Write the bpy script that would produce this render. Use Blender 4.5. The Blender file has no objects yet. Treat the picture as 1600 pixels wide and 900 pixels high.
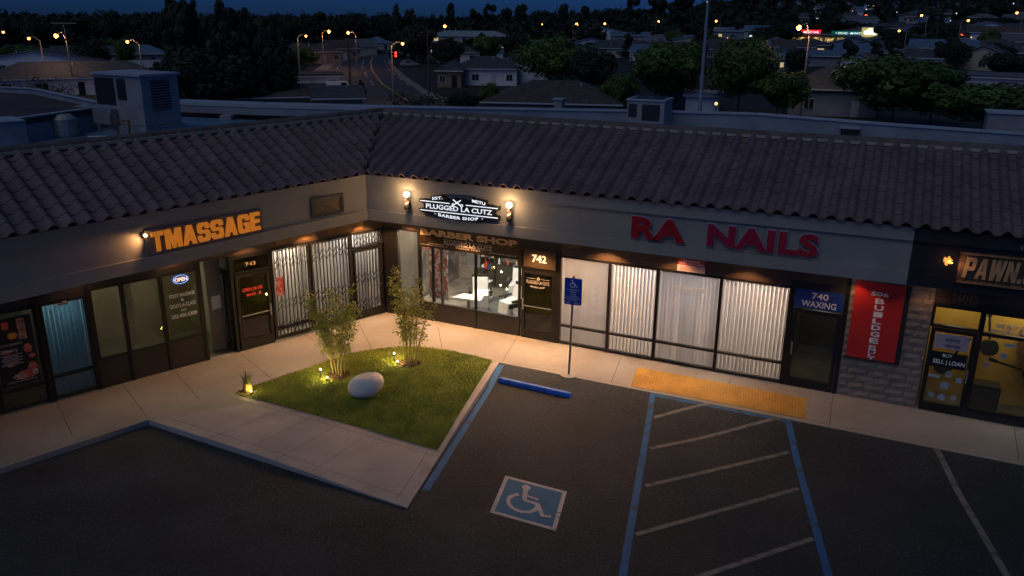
import bpy, bmesh, math, random
import numpy as np
from mathutils import Vector, Matrix
R_ = math.radians
rnd = random.Random(7)
S = bpy.context.scene
COL = S.collection

# ------------------------------------------------------------------ camera
CAM_H, FPX, PITCH, ROLL = 9.0, 1300.0, 18.2, 0.5
_p, _r = R_(PITCH), R_(ROLL)
c_fw = np.array([0, math.cos(_p), -math.sin(_p)])
c_up = np.array([0, math.sin(_p), math.cos(_p)])
c_rt = np.array([1.0, 0, 0])
c_x = c_rt*math.cos(_r) + c_up*math.sin(_r)
c_dn = c_rt*math.sin(_r) - c_up*math.cos(_r)
cd = bpy.data.cameras.new('camera'); cam = bpy.data.objects.new('camera', cd); COL.objects.link(cam)
cd.sensor_width = 36; cd.lens = FPX/1600*36; cd.clip_start = .1; cd.clip_end = 6000
mw = Matrix.Identity(4)
for i in range(3):
    mw[i][0], mw[i][1], mw[i][2] = c_x[i], -c_dn[i], -c_fw[i]
mw[2][3] = CAM_H
cam.matrix_world = mw
S.camera = cam

# ------------------------------------------------------------------ world, sky, soft dusk key
SKY_STR, SUN_STR, FILL_ANGLE = 0.095, 0.32, 40
w = bpy.data.worlds.new('World'); S.world = w; w.use_nodes = True
nt = w.node_tree; nt.nodes.clear()
out = nt.nodes.new('ShaderNodeOutputWorld'); bg = nt.nodes.new('ShaderNodeBackground')
sky = nt.nodes.new('ShaderNodeTexSky'); sky.sky_type = 'NISHITA'; sky.sun_disc = False
sky.sun_elevation = R_(5); sky.sun_rotation = R_(200); sky.altitude = 20
sky.air_density = 1.0; sky.dust_density = .4; sky.ozone_density = 6.0
mx = nt.nodes.new('ShaderNodeMix'); mx.data_type = 'RGBA'; mx.blend_type = 'MULTIPLY'
mx.inputs[0].default_value = 1.0; 
wtc = nt.nodes.new('ShaderNodeTexCoord'); wsp = nt.nodes.new('ShaderNodeSeparateXYZ'); wmr = nt.nodes.new('ShaderNodeMapRange'); wcr = nt.nodes.new('ShaderNodeValToRGB')
nt.links.new(wtc.outputs['Generated'], wsp.inputs[0]); nt.links.new(wsp.outputs[2], wmr.inputs[0]); wmr.inputs[1].default_value = .05; wmr.inputs[2].default_value = .40
nt.links.new(wmr.outputs[0], wcr.inputs[0]); nt.links.new(wcr.outputs[0], mx.inputs[7])
wcr.color_ramp.elements[0].color = (.10, .27, 1.0, 1); wcr.color_ramp.elements[1].color = (.80, .60, .48, 1)
nt.links.new(sky.outputs[0], mx.inputs[6]); nt.links.new(mx.outputs[2], bg.inputs[0])
bg.inputs[1].default_value = SKY_STR
nt.links.new(bg.outputs[0], out.inputs[0])
sd = bpy.data.lights.new('dusk_light', 'SUN'); sd.energy = SUN_STR; sd.angle = R_(FILL_ANGLE); sd.color = (.84, .90, 1.0)
so = bpy.data.objects.new('dusk_light', sd); COL.objects.link(so)
so.rotation_euler = (R_(30), R_(-22), 0); so.location = (0, -10, 60)
S.view_settings.view_transform = 'Standard'; S.view_settings.look = 'None'
S.view_settings.exposure = 0; S.view_settings.gamma = 1; S.view_settings.use_curve_mapping = False
S.cycles.use_denoising = True
S.cycles.max_bounces = 6; S.cycles.diffuse_bounces = 3; S.cycles.glossy_bounces = 3
S.cycles.transparent_max_bounces = 8; S.cycles.sample_clamp_indirect = 4
S.cycles.use_light_tree = True

# ------------------------------------------------------------------ measuring helpers
def ray(px, py):
    d = c_x*((px-800)/FPX) + c_dn*((py-450)/FPX) + c_fw
    return d
def smooth(a, b, x):
    t = min(1, max(0, (x-a)/(b-a))); return t*t*(3-2*t)
ZB = -3.0
def terrain_z(x, y):
    r = math.hypot(x, y); a = math.degrees(math.atan2(x, y))
    h = smooth(9, 22, a)*max(0, r-170)*.060
    h = 62*(1-math.exp(-h/62)) if h > 0 else 0
    h2 = smooth(-4, 10, a)*max(0, r-420)*.018
    return ZB + h + min(h2, 16) + (0 if r > 120 else 0)
def hit(px, py, above=0.0, z=None):
    """where the line of sight meets the ground (or a height above it)"""
    d = ray(px, py)
    if z is not None:
        t = (z-CAM_H)/d[2]; return Vector((d[0]*t, d[1]*t, z))
    t = 40.0
    while t < 3000:
        x, y, zz = d[0]*t, d[1]*t, CAM_H+d[2]*t
        if zz <= terrain_z(x, y)+above: break
        t *= 1.01
    return Vector((x, y, zz-above))

# ------------------------------------------------------------------ mesh builder
class MB:
    def __init__(s, frame=None):
        s.v = []; s.f = []; s.m = frame
    def P(s, p):
        p = Vector(p)
        return s.m @ p if s.m is not None else p
    def add(s, vs, fs):
        n = len(s.v); s.v += [s.P(q) for q in vs]; s.f += [tuple(n+i for i in f) for f in fs]; return s
    def box(s, x0, x1, y0, y1, z0, z1):
        return s.add([(x0,y0,z0),(x1,y0,z0),(x1,y1,z0),(x0,y1,z0),(x0,y0,z1),(x1,y0,z1),(x1,y1,z1),(x0,y1,z1)],
              [(0,3,2,1),(4,5,6,7),(0,1,5,4),(1,2,6,5),(2,3,7,6),(3,0,4,7)])
    def bar(s, a, b, w, h=None, up=(0,0,1)):
        a, b = Vector(a), Vector(b); d = (b-a).normalized(); h = h or w
        u = Vector(up)
        if abs(d.dot(u)) > .95: u = Vector((1,0,0))
        x = d.cross(u).normalized()*w/2; y = x.cross(d).normalized()*h/2
        vs = [a-x-y, a+x-y, a+x+y, a-x+y, b-x-y, b+x-y, b+x+y, b-x+y]
        return s.add(vs, [(3,2,1,0),(4,5,6,7),(0,1,5,4),(1,2,6,5),(2,3,7,6),(3,0,4,7)])
    def tube(s, pts, rad, n=8, cap=True):
        pts = [Vector(p) for p in pts]; rad = rad if isinstance(rad, (list, tuple)) else [rad]*len(pts)
        rings = []; vs = []
        for i, p in enumerate(pts):
            d = (pts[min(i+1, len(pts)-1)]-pts[max(i-1, 0)]).normalized()
            u = Vector((0,0,1)) if abs(d.z) < .9 else Vector((1,0,0))
            x = d.cross(u).normalized(); y = x.cross(d)
            for k in range(n):
                a = 2*math.pi*k/n; vs.append(p+x*rad[i]*math.cos(a)+y*rad[i]*math.sin(a))
        fs = [(i*n+k, i*n+(k+1)%n, (i+1)*n+(k+1)%n, (i+1)*n+k) for i in range(len(pts)-1) for k in range(n)]
        if cap: fs += [tuple(range(n))[::-1], tuple((len(pts)-1)*n+k for k in range(n))]
        return s.add(vs, fs)
    def lathe(s, c, prof, n=16):
        c = Vector(c); vs = []
        for r, z in prof:
            for k in range(n):
                a = 2*math.pi*k/n; vs.append(c+Vector((r*math.cos(a), r*math.sin(a), z)))
        m = len(prof)
        fs = [(i*n+k, i*n+(k+1)%n, (i+1)*n+(k+1)%n, (i+1)*n+k) for i in range(m-1) for k in range(n)]
        fs += [tuple(range(n))[::-1], tuple((m-1)*n+k for k in range(n))]
        return s.add(vs, fs)
    def ball(s, c, r, n=10, sz=(1,1,1)):
        prof = [(max(.001, math.sin(math.pi*i/n))*r, -math.cos(math.pi*i/n)*r) for i in range(n+1)]
        c = Vector(c); vs = []
        for rr, z in prof:
            for k in range(2*n):
                a = math.pi*k/n; vs.append(c+Vector((rr*math.cos(a)*sz[0], rr*math.sin(a)*sz[1], z*sz[2])))
        N = 2*n
        return s.add(vs, [(i*N+k, i*N+(k+1)%N, (i+1)*N+(k+1)%N, (i+1)*N+k) for i in range(n) for k in range(N)])
    def prism(s, poly, z0, z1, axis='z'):
        """poly of 2D points, extruded; axis z: (x,y); axis y: poly is (x,z), z0..z1 along y"""
        n = len(poly)
        if axis == 'z': vs = [(a,b,z0) for a,b in poly]+[(a,b,z1) for a,b in poly]
        elif axis == 'y': vs = [(a,z0,b) for a,b in poly]+[(a,z1,b) for a,b in poly]
        else: vs = [(z0,a,b) for a,b in poly]+[(z1,a,b) for a,b in poly]
        fs = [tuple(range(n))[::-1], tuple(range(n, 2*n))]+[(i, (i+1)%n, n+(i+1)%n, n+i) for i in range(n)]
        return s.add(vs, fs)
    def build(s, name, m, parent=None, smooth_=False, recalc=True, bevel=0, origin=None):
        if parent is not None: o0 = Vector(parent['_w'])
        elif origin is not None: o0 = Vector(origin)
        else:
            xs = [v.x for v in s.v]; ys = [v.y for v in s.v]; zs = [v.z for v in s.v]
            o0 = Vector(((min(xs)+max(xs))/2, (min(ys)+max(ys))/2, min(zs)))
        me = bpy.data.meshes.new(name)
        me.from_pydata([tuple(v-o0) for v in s.v], [], s.f)
        if recalc or bevel:
            b = bmesh.new(); b.from_mesh(me)
            if recalc: bmesh.ops.recalc_face_normals(b, faces=b.faces)
            if bevel: bmesh.ops.bevel(b, geom=b.edges[:], offset=bevel, segments=2, affect='EDGES', profile=.6)
            b.to_mesh(me); b.free()
        if smooth_:
            for p in me.polygons: p.use_smooth = True
        if m is not None: me.materials.append(m)
        o = bpy.data.objects.new(name, me); COL.objects.link(o)
        if parent is not None: o.parent = parent; o['_w'] = tuple(o0)
        else: o.location = o0; o['_w'] = tuple(o0)
        return o
def tag(o, label=None, cat=None, group=None, kind=None):
    if label: o['label'] = label
    if cat: o['category'] = cat
    if group: o['group'] = group
    if kind: o['kind'] = kind
    return o
def empty(name, loc=(0,0,0), label=None, cat=None, group=None):
    o = bpy.data.objects.new(name, None); COL.objects.link(o); o.location = loc; o['_w'] = tuple(loc)
    o.empty_display_size = .2
    return tag(o, label, cat, group)
def copy_tree(o, parent=None):
    c = o.copy(); COL.objects.link(c)
    if parent: c.parent = parent
    for ch in list(o.children): copy_tree(ch, c)
    return c

# ------------------------------------------------------------------ materials
MATS = {}
def mat(name, col, rough=.8, metal=0, var=0.0, scale=3.0, bump=0.0, bscale=None, emis=None, estr=0, col2=None, spec=.5, detail=4, stretch=None, trans=0, thresh=None):
    if name in MATS: return MATS[name]
    m = bpy.data.materials.new(name); m.use_nodes = True; n = m.node_tree; b = n.nodes['Principled BSDF']
    b.inputs['Base Color'].default_value = (*col, 1); b.inputs['Roughness'].default_value = rough
    b.inputs['Metallic'].default_value = metal; b.inputs['Specular IOR Level'].default_value = spec
    if emis: b.inputs['Emission Color'].default_value = (*emis, 1); b.inputs['Emission Strength'].default_value = estr
    tc = n.nodes.new('ShaderNodeTexCoord'); src = tc.outputs['Object']
    if stretch:
        mp = n.nodes.new('ShaderNodeMapping'); mp.inputs['Scale'].default_value = stretch
        n.links.new(src, mp.inputs[0]); src = mp.outputs[0]
    if var or col2:
        t = n.nodes.new('ShaderNodeTexNoise'); t.inputs['Scale'].default_value = scale; t.inputs['Detail'].default_value = detail
        n.links.new(src, t.inputs['Vector'])
        r = n.nodes.new('ShaderNodeValToRGB'); a, c = (.35, .68) if thresh is None else thresh
        c2 = col2 if col2 else tuple(min(1, x*(1+var)) for x in col)
        c1 = col if col2 else tuple(x*(1-var) for x in col)
        r.color_ramp.elements[0].position = a; r.color_ramp.elements[1].position = c
        r.color_ramp.elements[0].color = (*c1, 1); r.color_ramp.elements[1].color = (*c2, 1)
        n.links.new(t.outputs['Fac'], r.inputs[0]); n.links.new(r.outputs[0], b.inputs['Base Color'])
    if bump:
        t2 = n.nodes.new('ShaderNodeTexNoise'); t2.inputs['Scale'].default_value = bscale or scale*6; t2.inputs['Detail'].default_value = 3
        n.links.new(src, t2.inputs['Vector'])
        bp = n.nodes.new('ShaderNodeBump'); bp.inputs['Strength'].default_value = bump; bp.inputs['Distance'].default_value = .02
        n.links.new(t2.outputs['Fac'], bp.inputs['Height']); n.links.new(bp.outputs[0], b.inputs['Normal'])
    MATS[name] = m; return m
def mix_into(m, col, scale, thresh, detail=6, amount=1.0, stretch=None):
    """blend another colour in with a noise mask (stains, wear, speckle)"""
    n = m.node_tree; b = n.nodes['Principled BSDF']; inp = b.inputs['Base Color']
    tc = n.nodes.new('ShaderNodeTexCoord'); src = tc.outputs['Object']
    if stretch:
        mp = n.nodes.new('ShaderNodeMapping'); mp.inputs['Scale'].default_value = stretch
        n.links.new(src, mp.inputs[0]); src = mp.outputs[0]
    t = n.nodes.new('ShaderNodeTexNoise'); t.inputs['Scale'].default_value = scale; t.inputs['Detail'].default_value = detail
    n.links.new(src, t.inputs['Vector'])
    r = n.nodes.new('ShaderNodeMapRange'); r.inputs[1].default_value, r.inputs[2].default_value = thresh
    r.inputs[3].default_value = 0; r.inputs[4].default_value = amount
    n.links.new(t.outputs['Fac'], r.inputs[0])
    x = n.nodes.new('ShaderNodeMix'); x.data_type = 'RGBA'
    if inp.is_linked: n.links.new(inp.links[0].from_socket, x.inputs[6])
    else: x.inputs[6].default_value = inp.default_value
    x.inputs[7].default_value = (*col, 1)
    n.links.new(r.outputs[0], x.inputs[0]); n.links.new(x.outputs[2], inp)
    return m
def emit(name, col, s):
    if name in MATS: return MATS[name]
    m = bpy.data.materials.new(name); m.use_nodes = True; b = m.node_tree.nodes['Principled BSDF']
    b.inputs['Base Color'].default_value = (*[min(.8, c) for c in col], 1)
    b.inputs['Emission Color'].default_value = (*col, 1); b.inputs['Emission Strength'].default_value = s
    MATS[name] = m; return m
def glass(name, tint=(.8, .85, .85), alpha=.12, col=(.02, .025, .03), rough=.02):
    m = bpy.data.materials.new(name); m.use_nodes = True; n = m.node_tree; n.nodes.clear()
    o = n.nodes.new('ShaderNodeOutputMaterial'); tr = n.nodes.new('ShaderNodeBsdfTransparent'); tr.inputs[0].default_value = (*tint, 1)
    g = n.nodes.new('ShaderNodeBsdfGlossy'); g.inputs['Roughness'].default_value = rough; g.inputs[0].default_value = (.9, .9, .9, 1)
    df = n.nodes.new('ShaderNodeBsdfDiffuse'); df.inputs[0].default_value = (*col, 1)
    fr = n.nodes.new('ShaderNodeFresnel'); fr.inputs[0].default_value = 1.5
    a = n.nodes.new('ShaderNodeMath'); a.operation = 'MULTIPLY_ADD'; a.inputs[1].default_value = 1.5; a.inputs[2].default_value = .02
    n.links.new(fr.outputs[0], a.inputs[0])
    m1 = n.nodes.new('ShaderNodeMixShader'); m1.inputs[0].default_value = alpha
    n.links.new(tr.outputs[0], m1.inputs[1]); n.links.new(df.outputs[0], m1.inputs[2])
    m2 = n.nodes.new('ShaderNodeMixShader'); n.links.new(a.outputs[0], m2.inputs[0])
    n.links.new(m1.outputs[0], m2.inputs[1]); n.links.new(g.outputs[0], m2.inputs[2]); n.links.new(m2.outputs[0], o.inputs[0])
    return m

m_asph = mat('asphalt', (.023, .032, .041), .92, var=.30, scale=.55, bump=.7, bscale=45, detail=8)
mix_into(m_asph, (.14, .14, .14), 22, (.55, .73), 3, .6)
mix_into(m_asph, (.012, .012, .014), 17, (.54, .72), 3, .6)
mix_into(m_asph, (.014, .020, .026), .33, (.45, .70), 5, .8)
mix_into(m_asph, (.050, .050, .048), .5, (.54, .76), 8, .45)
mix_into(m_asph, (.010, .010, .011), 1.3, (.66, .74), 6, .6)
m_conc = mat('concrete', (.31, .295, .272), .88, var=.13, scale=.8, bump=.15, bscale=70, detail=8)
mix_into(m_conc, (.20, .18, .16), 1.6, (.52, .78), 8, .55)
mix_into(m_conc, (.12, .105, .095), 13, (.66, .72), 3, .6)
m_conc2 = mat('apron_concrete', (.36, .345, .345), .9, var=.10, scale=.9, bump=.12, bscale=60, detail=8)
mix_into(m_conc2, (.25, .235, .235), 1.3, (.5, .8), 8, .5)
mix_into(m_conc2, (.17, .16, .155), .9, (.58, .72), 8, .5)
mix_into(m_conc2, (.12, .11, .10), 15, (.68, .73), 3, .7)
m_joint = mat('joint', (.07, .06, .052), .95)
m_stucco = mat('stucco', (.31, .285, .25), .9, var=.07, scale=1.2, bump=.25, bscale=60)
mix_into(m_stucco, (.25, .235, .22), 1.1, (.5, .85), 8, .5, (1, 1, 3))
mix_into(m_stucco, (.24, .22, .20), 2.0, (.55, .8), 8, .35, (3, 3, .35))
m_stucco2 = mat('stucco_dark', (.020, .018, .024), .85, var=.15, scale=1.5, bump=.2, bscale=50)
m_tile = mat('roof_tile', (.165, .112, .118), .8, var=.20, scale=1.3, bump=.12, bscale=35, detail=6)
mix_into(m_tile, (.10, .075, .07), 2.2, (.5, .8), 6, .5)
m_cap = mat('ridge_tile', (.12, .088, .088), .75, var=.25, scale=2.2, bump=.3, bscale=30)
m_mortar = mat('mortar', (.42, .37, .28), .9, var=.15, scale=5)
m_frame = mat('window_frame', (.018, .017, .016), .45, metal=.3, var=.2, scale=4)
m_bulk = mat('bulkhead', (.022, .020, .019), .55, var=.2, scale=2)
m_header = mat('header_brown', (.085, .055, .035), .6, var=.2, scale=1.1)
m_soffit = mat('soffit', (.23, .15, .085), .8, var=.1, scale=2)
m_blind = mat('blind', (.74, .73, .72), 1.0, var=.05, scale=2, spec=0.0)
m_blindb = mat('blind_blue', (.36, .52, .58), 1.0, var=.08, scale=2, spec=0.0)
def translucent(m, f=.45):
    n = m.node_tree; b = n.nodes['Principled BSDF']; o = n.nodes['Material Output']; t = n.nodes.new('ShaderNodeBsdfTranslucent'); x = n.nodes.new('ShaderNodeMixShader'); x.inputs[0].default_value = f
    if b.inputs['Base Color'].is_linked: n.links.new(b.inputs['Base Color'].links[0].from_socket, t.inputs[0])
    else: t.inputs[0].default_value = b.inputs['Base Color'].default_value
    n.links.new(b.outputs[0], x.inputs[1]); n.links.new(t.outputs[0], x.inputs[2]); n.links.new(x.outputs[0], o.inputs[0])
translucent(m_blind); translucent(m_blindb)
m_glass = glass('glass', (.86, .9, .92), .03)
m_glassd = glass('glass_dark', (.30, .32, .30), .25, (.015, .015, .014))
m_glassg = glass('glass_green', (.60, .57, .48), .12, (.05, .055, .04))
m_roofw = mat('roof_membrane', (.10, .21, .36), .55, var=.22, scale=.5, bump=.2, bscale=6, detail=8)
mix_into(m_roofw, (.05, .09, .15), .9, (.5, .75), 8, .7)
m_parap = mat('parapet', (.27, .28, .32), .85, var=.15, scale=.9, bump=.2, bscale=20)
mix_into(m_parap, (.15, .15, .17), 1.5, (.5, .8), 8, .5, (1, 1, 2))
m_metal = mat('galvanised', (.34, .35, .36), .5, metal=.5, var=.15, scale=3)
m_mdark = mat('dark_metal', (.03, .03, .032), .5, metal=.4)
m_white = mat('white_paint', (.75, .75, .74), .6)
m_blue = mat('blue_paint', (.015, .085, .33), .6, var=.15, scale=3)
m_lawn = mat('lawn', (.12, .17, .018), .95, var=.35, scale=2.5, bump=.8, bscale=60, detail=8)
m_blade = mat('grass_blade', (.15, .21, .02), .7, col2=(.48, .47, .08), scale=1.6, thresh=(.3, .75))
m_soil = mat('mulch', (.05, .028, .014), .95, var=.5, scale=22, bump=.8, bscale=40)
m_tact = mat('tactile_yellow', (.50, .28, .05), .85, var=.18, scale=1.4)
mix_into(m_tact, (.30, .17, .05), 3, (.52, .72), 8, .7); mix_into(m_tact, (.12, .09, .05), 8, (.64, .72), 8, .6)

def worn(name, col, lo=.50, hi=.62, scale=5):
    m = mat(name, col, .8, var=.12, scale=2)
    mix_into(m, (.045, .045, .047), scale, (lo, hi), 10, .85)
    mix_into(m, (.05, .05, .052), 60, (.55, .62), 3, .5)
    return m
m_lblue = worn('line_blue', (.008, .13, .36), .50, .66, 3)
m_lwhite = worn('line_white', (.20, .20, .19), .44, .66, 4)
m_isab = worn('symbol_blue', (.010, .15, .31), .60, .74, 5)
m_isaw = worn('symbol_white', (.50, .51, .53), .58, .75, 7)

# ------------------------------------------------------------------ plan geometry (metres)
def V2(x, y): return Vector((x, y, 0))
C = V2(-3.935, 24.472); dR = V2(.90465, -.42616); dL = V2(-.73235, -.68093)
F = V2(-4.188, 23.439); fR = V2(.91528, -.40281); fL = V2(-.63556, -.77205)
def frame(o, right):
    """local x = right along the wall seen from the lot, y = into the wall, z = up"""
    right = right.normalized(); inn = Vector((0,0,1)).cross(right)
    m = Matrix.Identity(4)
    for i in range(3): m[i][0], m[i][1], m[i][2], m[i][3] = right[i], inn[i], (0,0,1)[i], o[i]
    return m
WR = frame(C, dR); WL = frame(C, -dL); FR = frame(F, fR); FL = frame(F, -fL)
SW = .13
def pt(fr, u, n, z): return fr @ Vector((u, n, z))     # n > 0 is into the building

# ------------------------------------------------------------------ ground
def terrain():
    azs = np.concatenate([np.linspace(-180, -48, 12, endpoint=False), np.linspace(-48, 48, 97), np.linspace(56, 172, 12)])
    rs = [0, 30, 60, 90] + list(np.geomspace(120, 2600, 44))
    b = MB(); n = len(azs)
    vs = []
    for r in rs:
        for a in azs:
            x, y = r*math.sin(R_(a)), r*math.cos(R_(a)); vs.append((x, y, terrain_z(x, y)))
    fs = [(i*n+k, i*n+(k+1)%n, (i+1)*n+(k+1)%n, (i+1)*n+k) for i in range(1, len(rs)-1) for k in range(n)]
    fs += [(0, n+(k+1)%n, n+k) for k in range(n)]
    b.add(vs, fs)
    m = mat('terrain', (.009, .012, .009), .95, col2=(.022, .022, .020), scale=.05, detail=8)
    return tag(b.build('ground', m, smooth_=True, origin=(0,0,0)), kind='structure')
terrain()
b = MB(); b.prism([(-60, -30), (60, -30), (60, 20), (24, 40), (-40, 52), (-60, 30)], -3.05, 0)
tag(b.build('parking_lot', m_asph, origin=(0,0,0)), kind='structure')

A = V2(-8.28, 17.10); B = V2(-1.97, 13.80); _k = hit(780, 567, z=.12); _k2 = hit(1600, 728, z=.12); K = V2(_k.x, _k.y)
KRd = V2(_k2.x-_k.x, _k2.y-_k.y).normalized(); KLd = V2(-2.12, -2.18).normalized()
KRn = V2(KRd.y, -KRd.x)      # towards the lot
def zlot(x, y):
    d = V2(x, y)-K; n = d.dot(KRn); u = d.dot(KRd)
    if n < -.3: return 0
    return (SW-.012)*(1-smooth(0, 1.7, n))*smooth(-1.6, -.1, u)
def ztop(x, y):
    d = math.hypot(x-B.x, y-B.y); return SW - .105*(1-smooth(0, 4.2, d))
b = MB(); NU, NN = 110, 14; vs = []
for i in range(NU+1):
    for j in range(NN+1):
        q = K+KRd*(-1.7+27.7*i/NU)+KRn*(-.05+1.8*j/NN); vs.append((q.x, q.y, zlot(q.x, q.y)+.0015))
b.add(vs, [(i*(NN+1)+j, (i+1)*(NN+1)+j, (i+1)*(NN+1)+j+1, i*(NN+1)+j+1) for i in range(NU) for j in range(NN)])
_o = b.build('asphalt_ramp', m_asph, origin=(0,0,0), recalc=False, smooth_=True); tag(_o, kind='structure')
if _o.data.polygons[0].normal.z < 0: _o.data.flip_normals()
eR = K+KRd*26; eL = A+KLd*12; wR = C+dR*28+V2(.4,.8)*.5; wL = C+dL*22+V2(-.68,.73)*.5
b = MB()
poly = [A, eL, wL, C+V2(-.1, .6), wR, eR, K]
b.prism([(p.x, p.y) for p in poly], -.1, SW)
sw = tag(b.build('sidewalk', m_conc, origin=(0,0,0)), kind='structure')
# apron round the lawn, sloping down to the lot at its near corner
def tri_sheet(P0, P1, P2, N, zf, skirt=True):
    b = MB(); idx = {}; vs = []
    for i in range(N+1):
        for j in range(N+1-i):
            p = P0 + (P1-P0)*(i/N) + (P2-P0)*(j/N); idx[i, j] = len(vs); vs.append((p.x, p.y, zf(p.x, p.y)))
    fs = []
    for i in range(N):
        for j in range(N-i):
            fs.append((idx[i,j], idx[i+1,j], idx[i,j+1]))
            if i+j < N-1: fs.append((idx[i+1,j], idx[i+1,j+1], idx[i,j+1]))
    if skirt:
        for e in ([idx[i,0] for i in range(N+1)], [idx[N-i,i] for i in range(N+1)], [idx[0,N-j] for j in range(N+1)]):
            base = len(vs); vs += [(vs[q][0], vs[q][1], -.1) for q in e]
            fs += [(e[q], e[q+1], base+q+1, base+q) for q in range(N)]
    b.add(vs, fs); return b
b = tri_sheet(A, B, K, 24, lambda x, y: ztop(x, y)+.0015)
ap = tag(b.build('apron', m_conc2, origin=(0,0,0)), kind='structure')
# joints
def joint(b, p, q, w_=.014, dz=.004, zf=None):
    p, q = V2(*p), V2(*q); n = max(1, int((q-p).length/.5)); t = (q-p).normalized(); s_ = Vector((-t.y, t.x, 0))*w_/2
    zf = zf or (lambda x, y: SW)
    for i in range(n):
        a_, b_ = p+(q-p)*(i/n), p+(q-p)*((i+1)/n)
        za, zb = zf(a_.x, a_.y)+dz, zf(b_.x, b_.y)+dz
        b.add([(a_.x-s_.x, a_.y-s_.y, za), (a_.x+s_.x, a_.y+s_.y, za), (b_.x+s_.x, b_.y+s_.y, zb), (b_.x-s_.x, b_.y-s_.y, zb)], [(0,1,2,3)])
b = MB()
for p, q in [((-.24,20.63),(.14,22.37)), ((2.53,19.30),(3.02,21.11)), ((7.28,17.1),(7.99,18.81)), ((10.75,15.6),(11.5,17.1)),
             ((5.05,18.25),(5.75,19.85)), ((-10.86,18.01),(-9.63,16.32+.0)), ((-9.79,19.09),(-8.35,17.2)), ((-8.9,20.02),(-7.52,18.2)), ((-7.55,21.2),(-6.1,19.4)),
             ((-6.1,22.6),(-4.75,21.0)), ((-12.2,16.6),(-10.9,15.1)), ((-4.6,23.4),(-3.9,21.5)), ((-2.2,23.2),(-1.9,21.3))]:
    joint(b, p, q)
k1, k2 = K+KRd*.3, K+KRd*20; off = V2(KRd.y, -KRd.x)*-.15
joint(b, (k1+off)[:2], (k2+off)[:2], .008)
k1, k2 = A, A+KLd*9; off = V2(-KLd.y, KLd.x)*-.15
joint(b, (k1+off)[:2], (k2+off)[:2], .008)
b.build('expansion_joint', m_joint, sw)
b = MB(); ab = (B-A).normalized(); nb = V2(-ab.y, ab.x)
za = lambda x, y: ztop(x, y)+.002
joint(b, (A+ab*.35+nb*.28)[:2], (B-ab*.3+nb*.28)[:2], .010, zf=za)
kb = (K-B).normalized(); nk = V2(-kb.y, kb.x)
joint(b, (B+kb*.25+nk*.30)[:2], (B+kb*2.05+nk*.30)[:2], .010, zf=za)
LQ = V2(-1.56, 15.86); LP = V2(-6.77, 18.52)
ll = (LQ-LP).normalized(); nl = V2(-ll.y, ll.x)
joint(b, (LP-nl*.22)[:2], (LQ-nl*.18)[:2], .010, zf=za)
for t in (.28, .43, .56, .70):
    p = LP+(LQ-LP)*t-nl*.02; q = A+(B-A)*(t*.95+.0)+nb*.03
    joint(b, p[:2], q[:2], .009, zf=za)
b.build('expansion_joint', m_joint, ap)

# painted lines on the lot
def line(pts, w_, m, z=.004, name='parking_line'):
    b = MB()
    for i in range(len(pts)-1):
        p, q = V2(*pts[i]), V2(*pts[i+1]); t = (q-p).normalized(); s_ = V2(-t.y, t.x)*w_/2; N = max(2, int((q-p).length/.25))
        vs = []
        for k in range(N+1):
            c = p+(q-p)*(k/N)
            for e in (c-s_, c+s_): vs.append((e.x, e.y, zlot(e.x, e.y)+z+.003))
        b.add(vs, [(2*k, 2*k+1, 2*k+3, 2*k+2) for k in range(N)])
    return tag(b.build(name, m), kind='structure')
line([(-.26, 20.45), (-1.68, 14.45)], .16, m_lblue)
line([(3.52, 18.80), (1.30, 9.2)], .14, m_lblue)
line([(6.45, 17.55), (4.95, 9.4)], .14, m_lblue)
line([tuple((K+KRd*4.35+KRn*.09)[:2]), tuple((K+KRd*7.45+KRn*.09)[:2])], .12, m_lblue, .003)
line([(9.27, 16.24), (7.9, 9.0)], .13, m_lwhite)
for p, q in [((3.36,17.62),(4.9,18.26)), ((3.05,16.2),(6.28,17.5)), ((2.73,14.68),(6.05,16.08)), ((2.30,13.02),(5.78,14.62)), ((1.9,11.2),(5.5,12.94))]:
    line([p, q], .11, m_lwhite, .006)

def arc_poly(cx, cy, r0, r1, a0, a1, n=24):
    o_ = [(cx+r1*math.cos(R_(a0+(a1-a0)*i/n)), cy+r1*math.sin(R_(a0+(a1-a0)*i/n))) for i in range(n+1)]
    i_ = [(cx+r0*math.cos(R_(a0+(a1-a0)*i/n)), cy+r0*math.sin(R_(a0+(a1-a0)*i/n))) for i in range(n+1)]
    return [(o_[i], o_[i+1], i_[i+1], i_[i]) for i in range(n)]
def stroke(pts, w_):
    qs = []
    for (ax, ay), (bx, by) in zip(pts[:-1], pts[1:]):
        L_ = math.hypot(bx-ax, by-ay); tx, ty = (bx-ax)/L_, (by-ay)/L_; ex = w_*.25
        ax2, ay2, bx2, by2 = ax-tx*ex, ay-ty*ex, bx+tx*ex, by+ty*ex
        sx, sy = -ty*w_/2, tx*w_/2
        qs.append(((ax2-sx, ay2-sy), (bx2-sx, by2-sy), (bx2+sx, by2+sy), (ax2+sx, ay2+sy)))
    return qs
def wheelchair_polys(w_=.085):
    q = arc_poly(-.06, -.10, .30-w_, .30, 118, 385)
    q += [tuple((-.10+.085*math.cos(k*math.pi/8), .40+.085*math.sin(k*math.pi/8)) for k in range(16))]
    q += stroke([(-.09, .30), (-.06, .0)], w_*1.15) + stroke([(-.06, .0), (.20, -.02)], w_) + stroke([(.20, -.02), (.33, -.32)], w_)
    q += stroke([(.33, -.32), (.46, -.29)], w_*.9) + stroke([(-.07, .15), (.16, .12)], w_*.75)
    return q
c0 = V2(.37, 14.07); ex = (V2(1.14,14.45)-V2(-.10,15.04)).normalized(); ey = V2(.21, .978)
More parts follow.
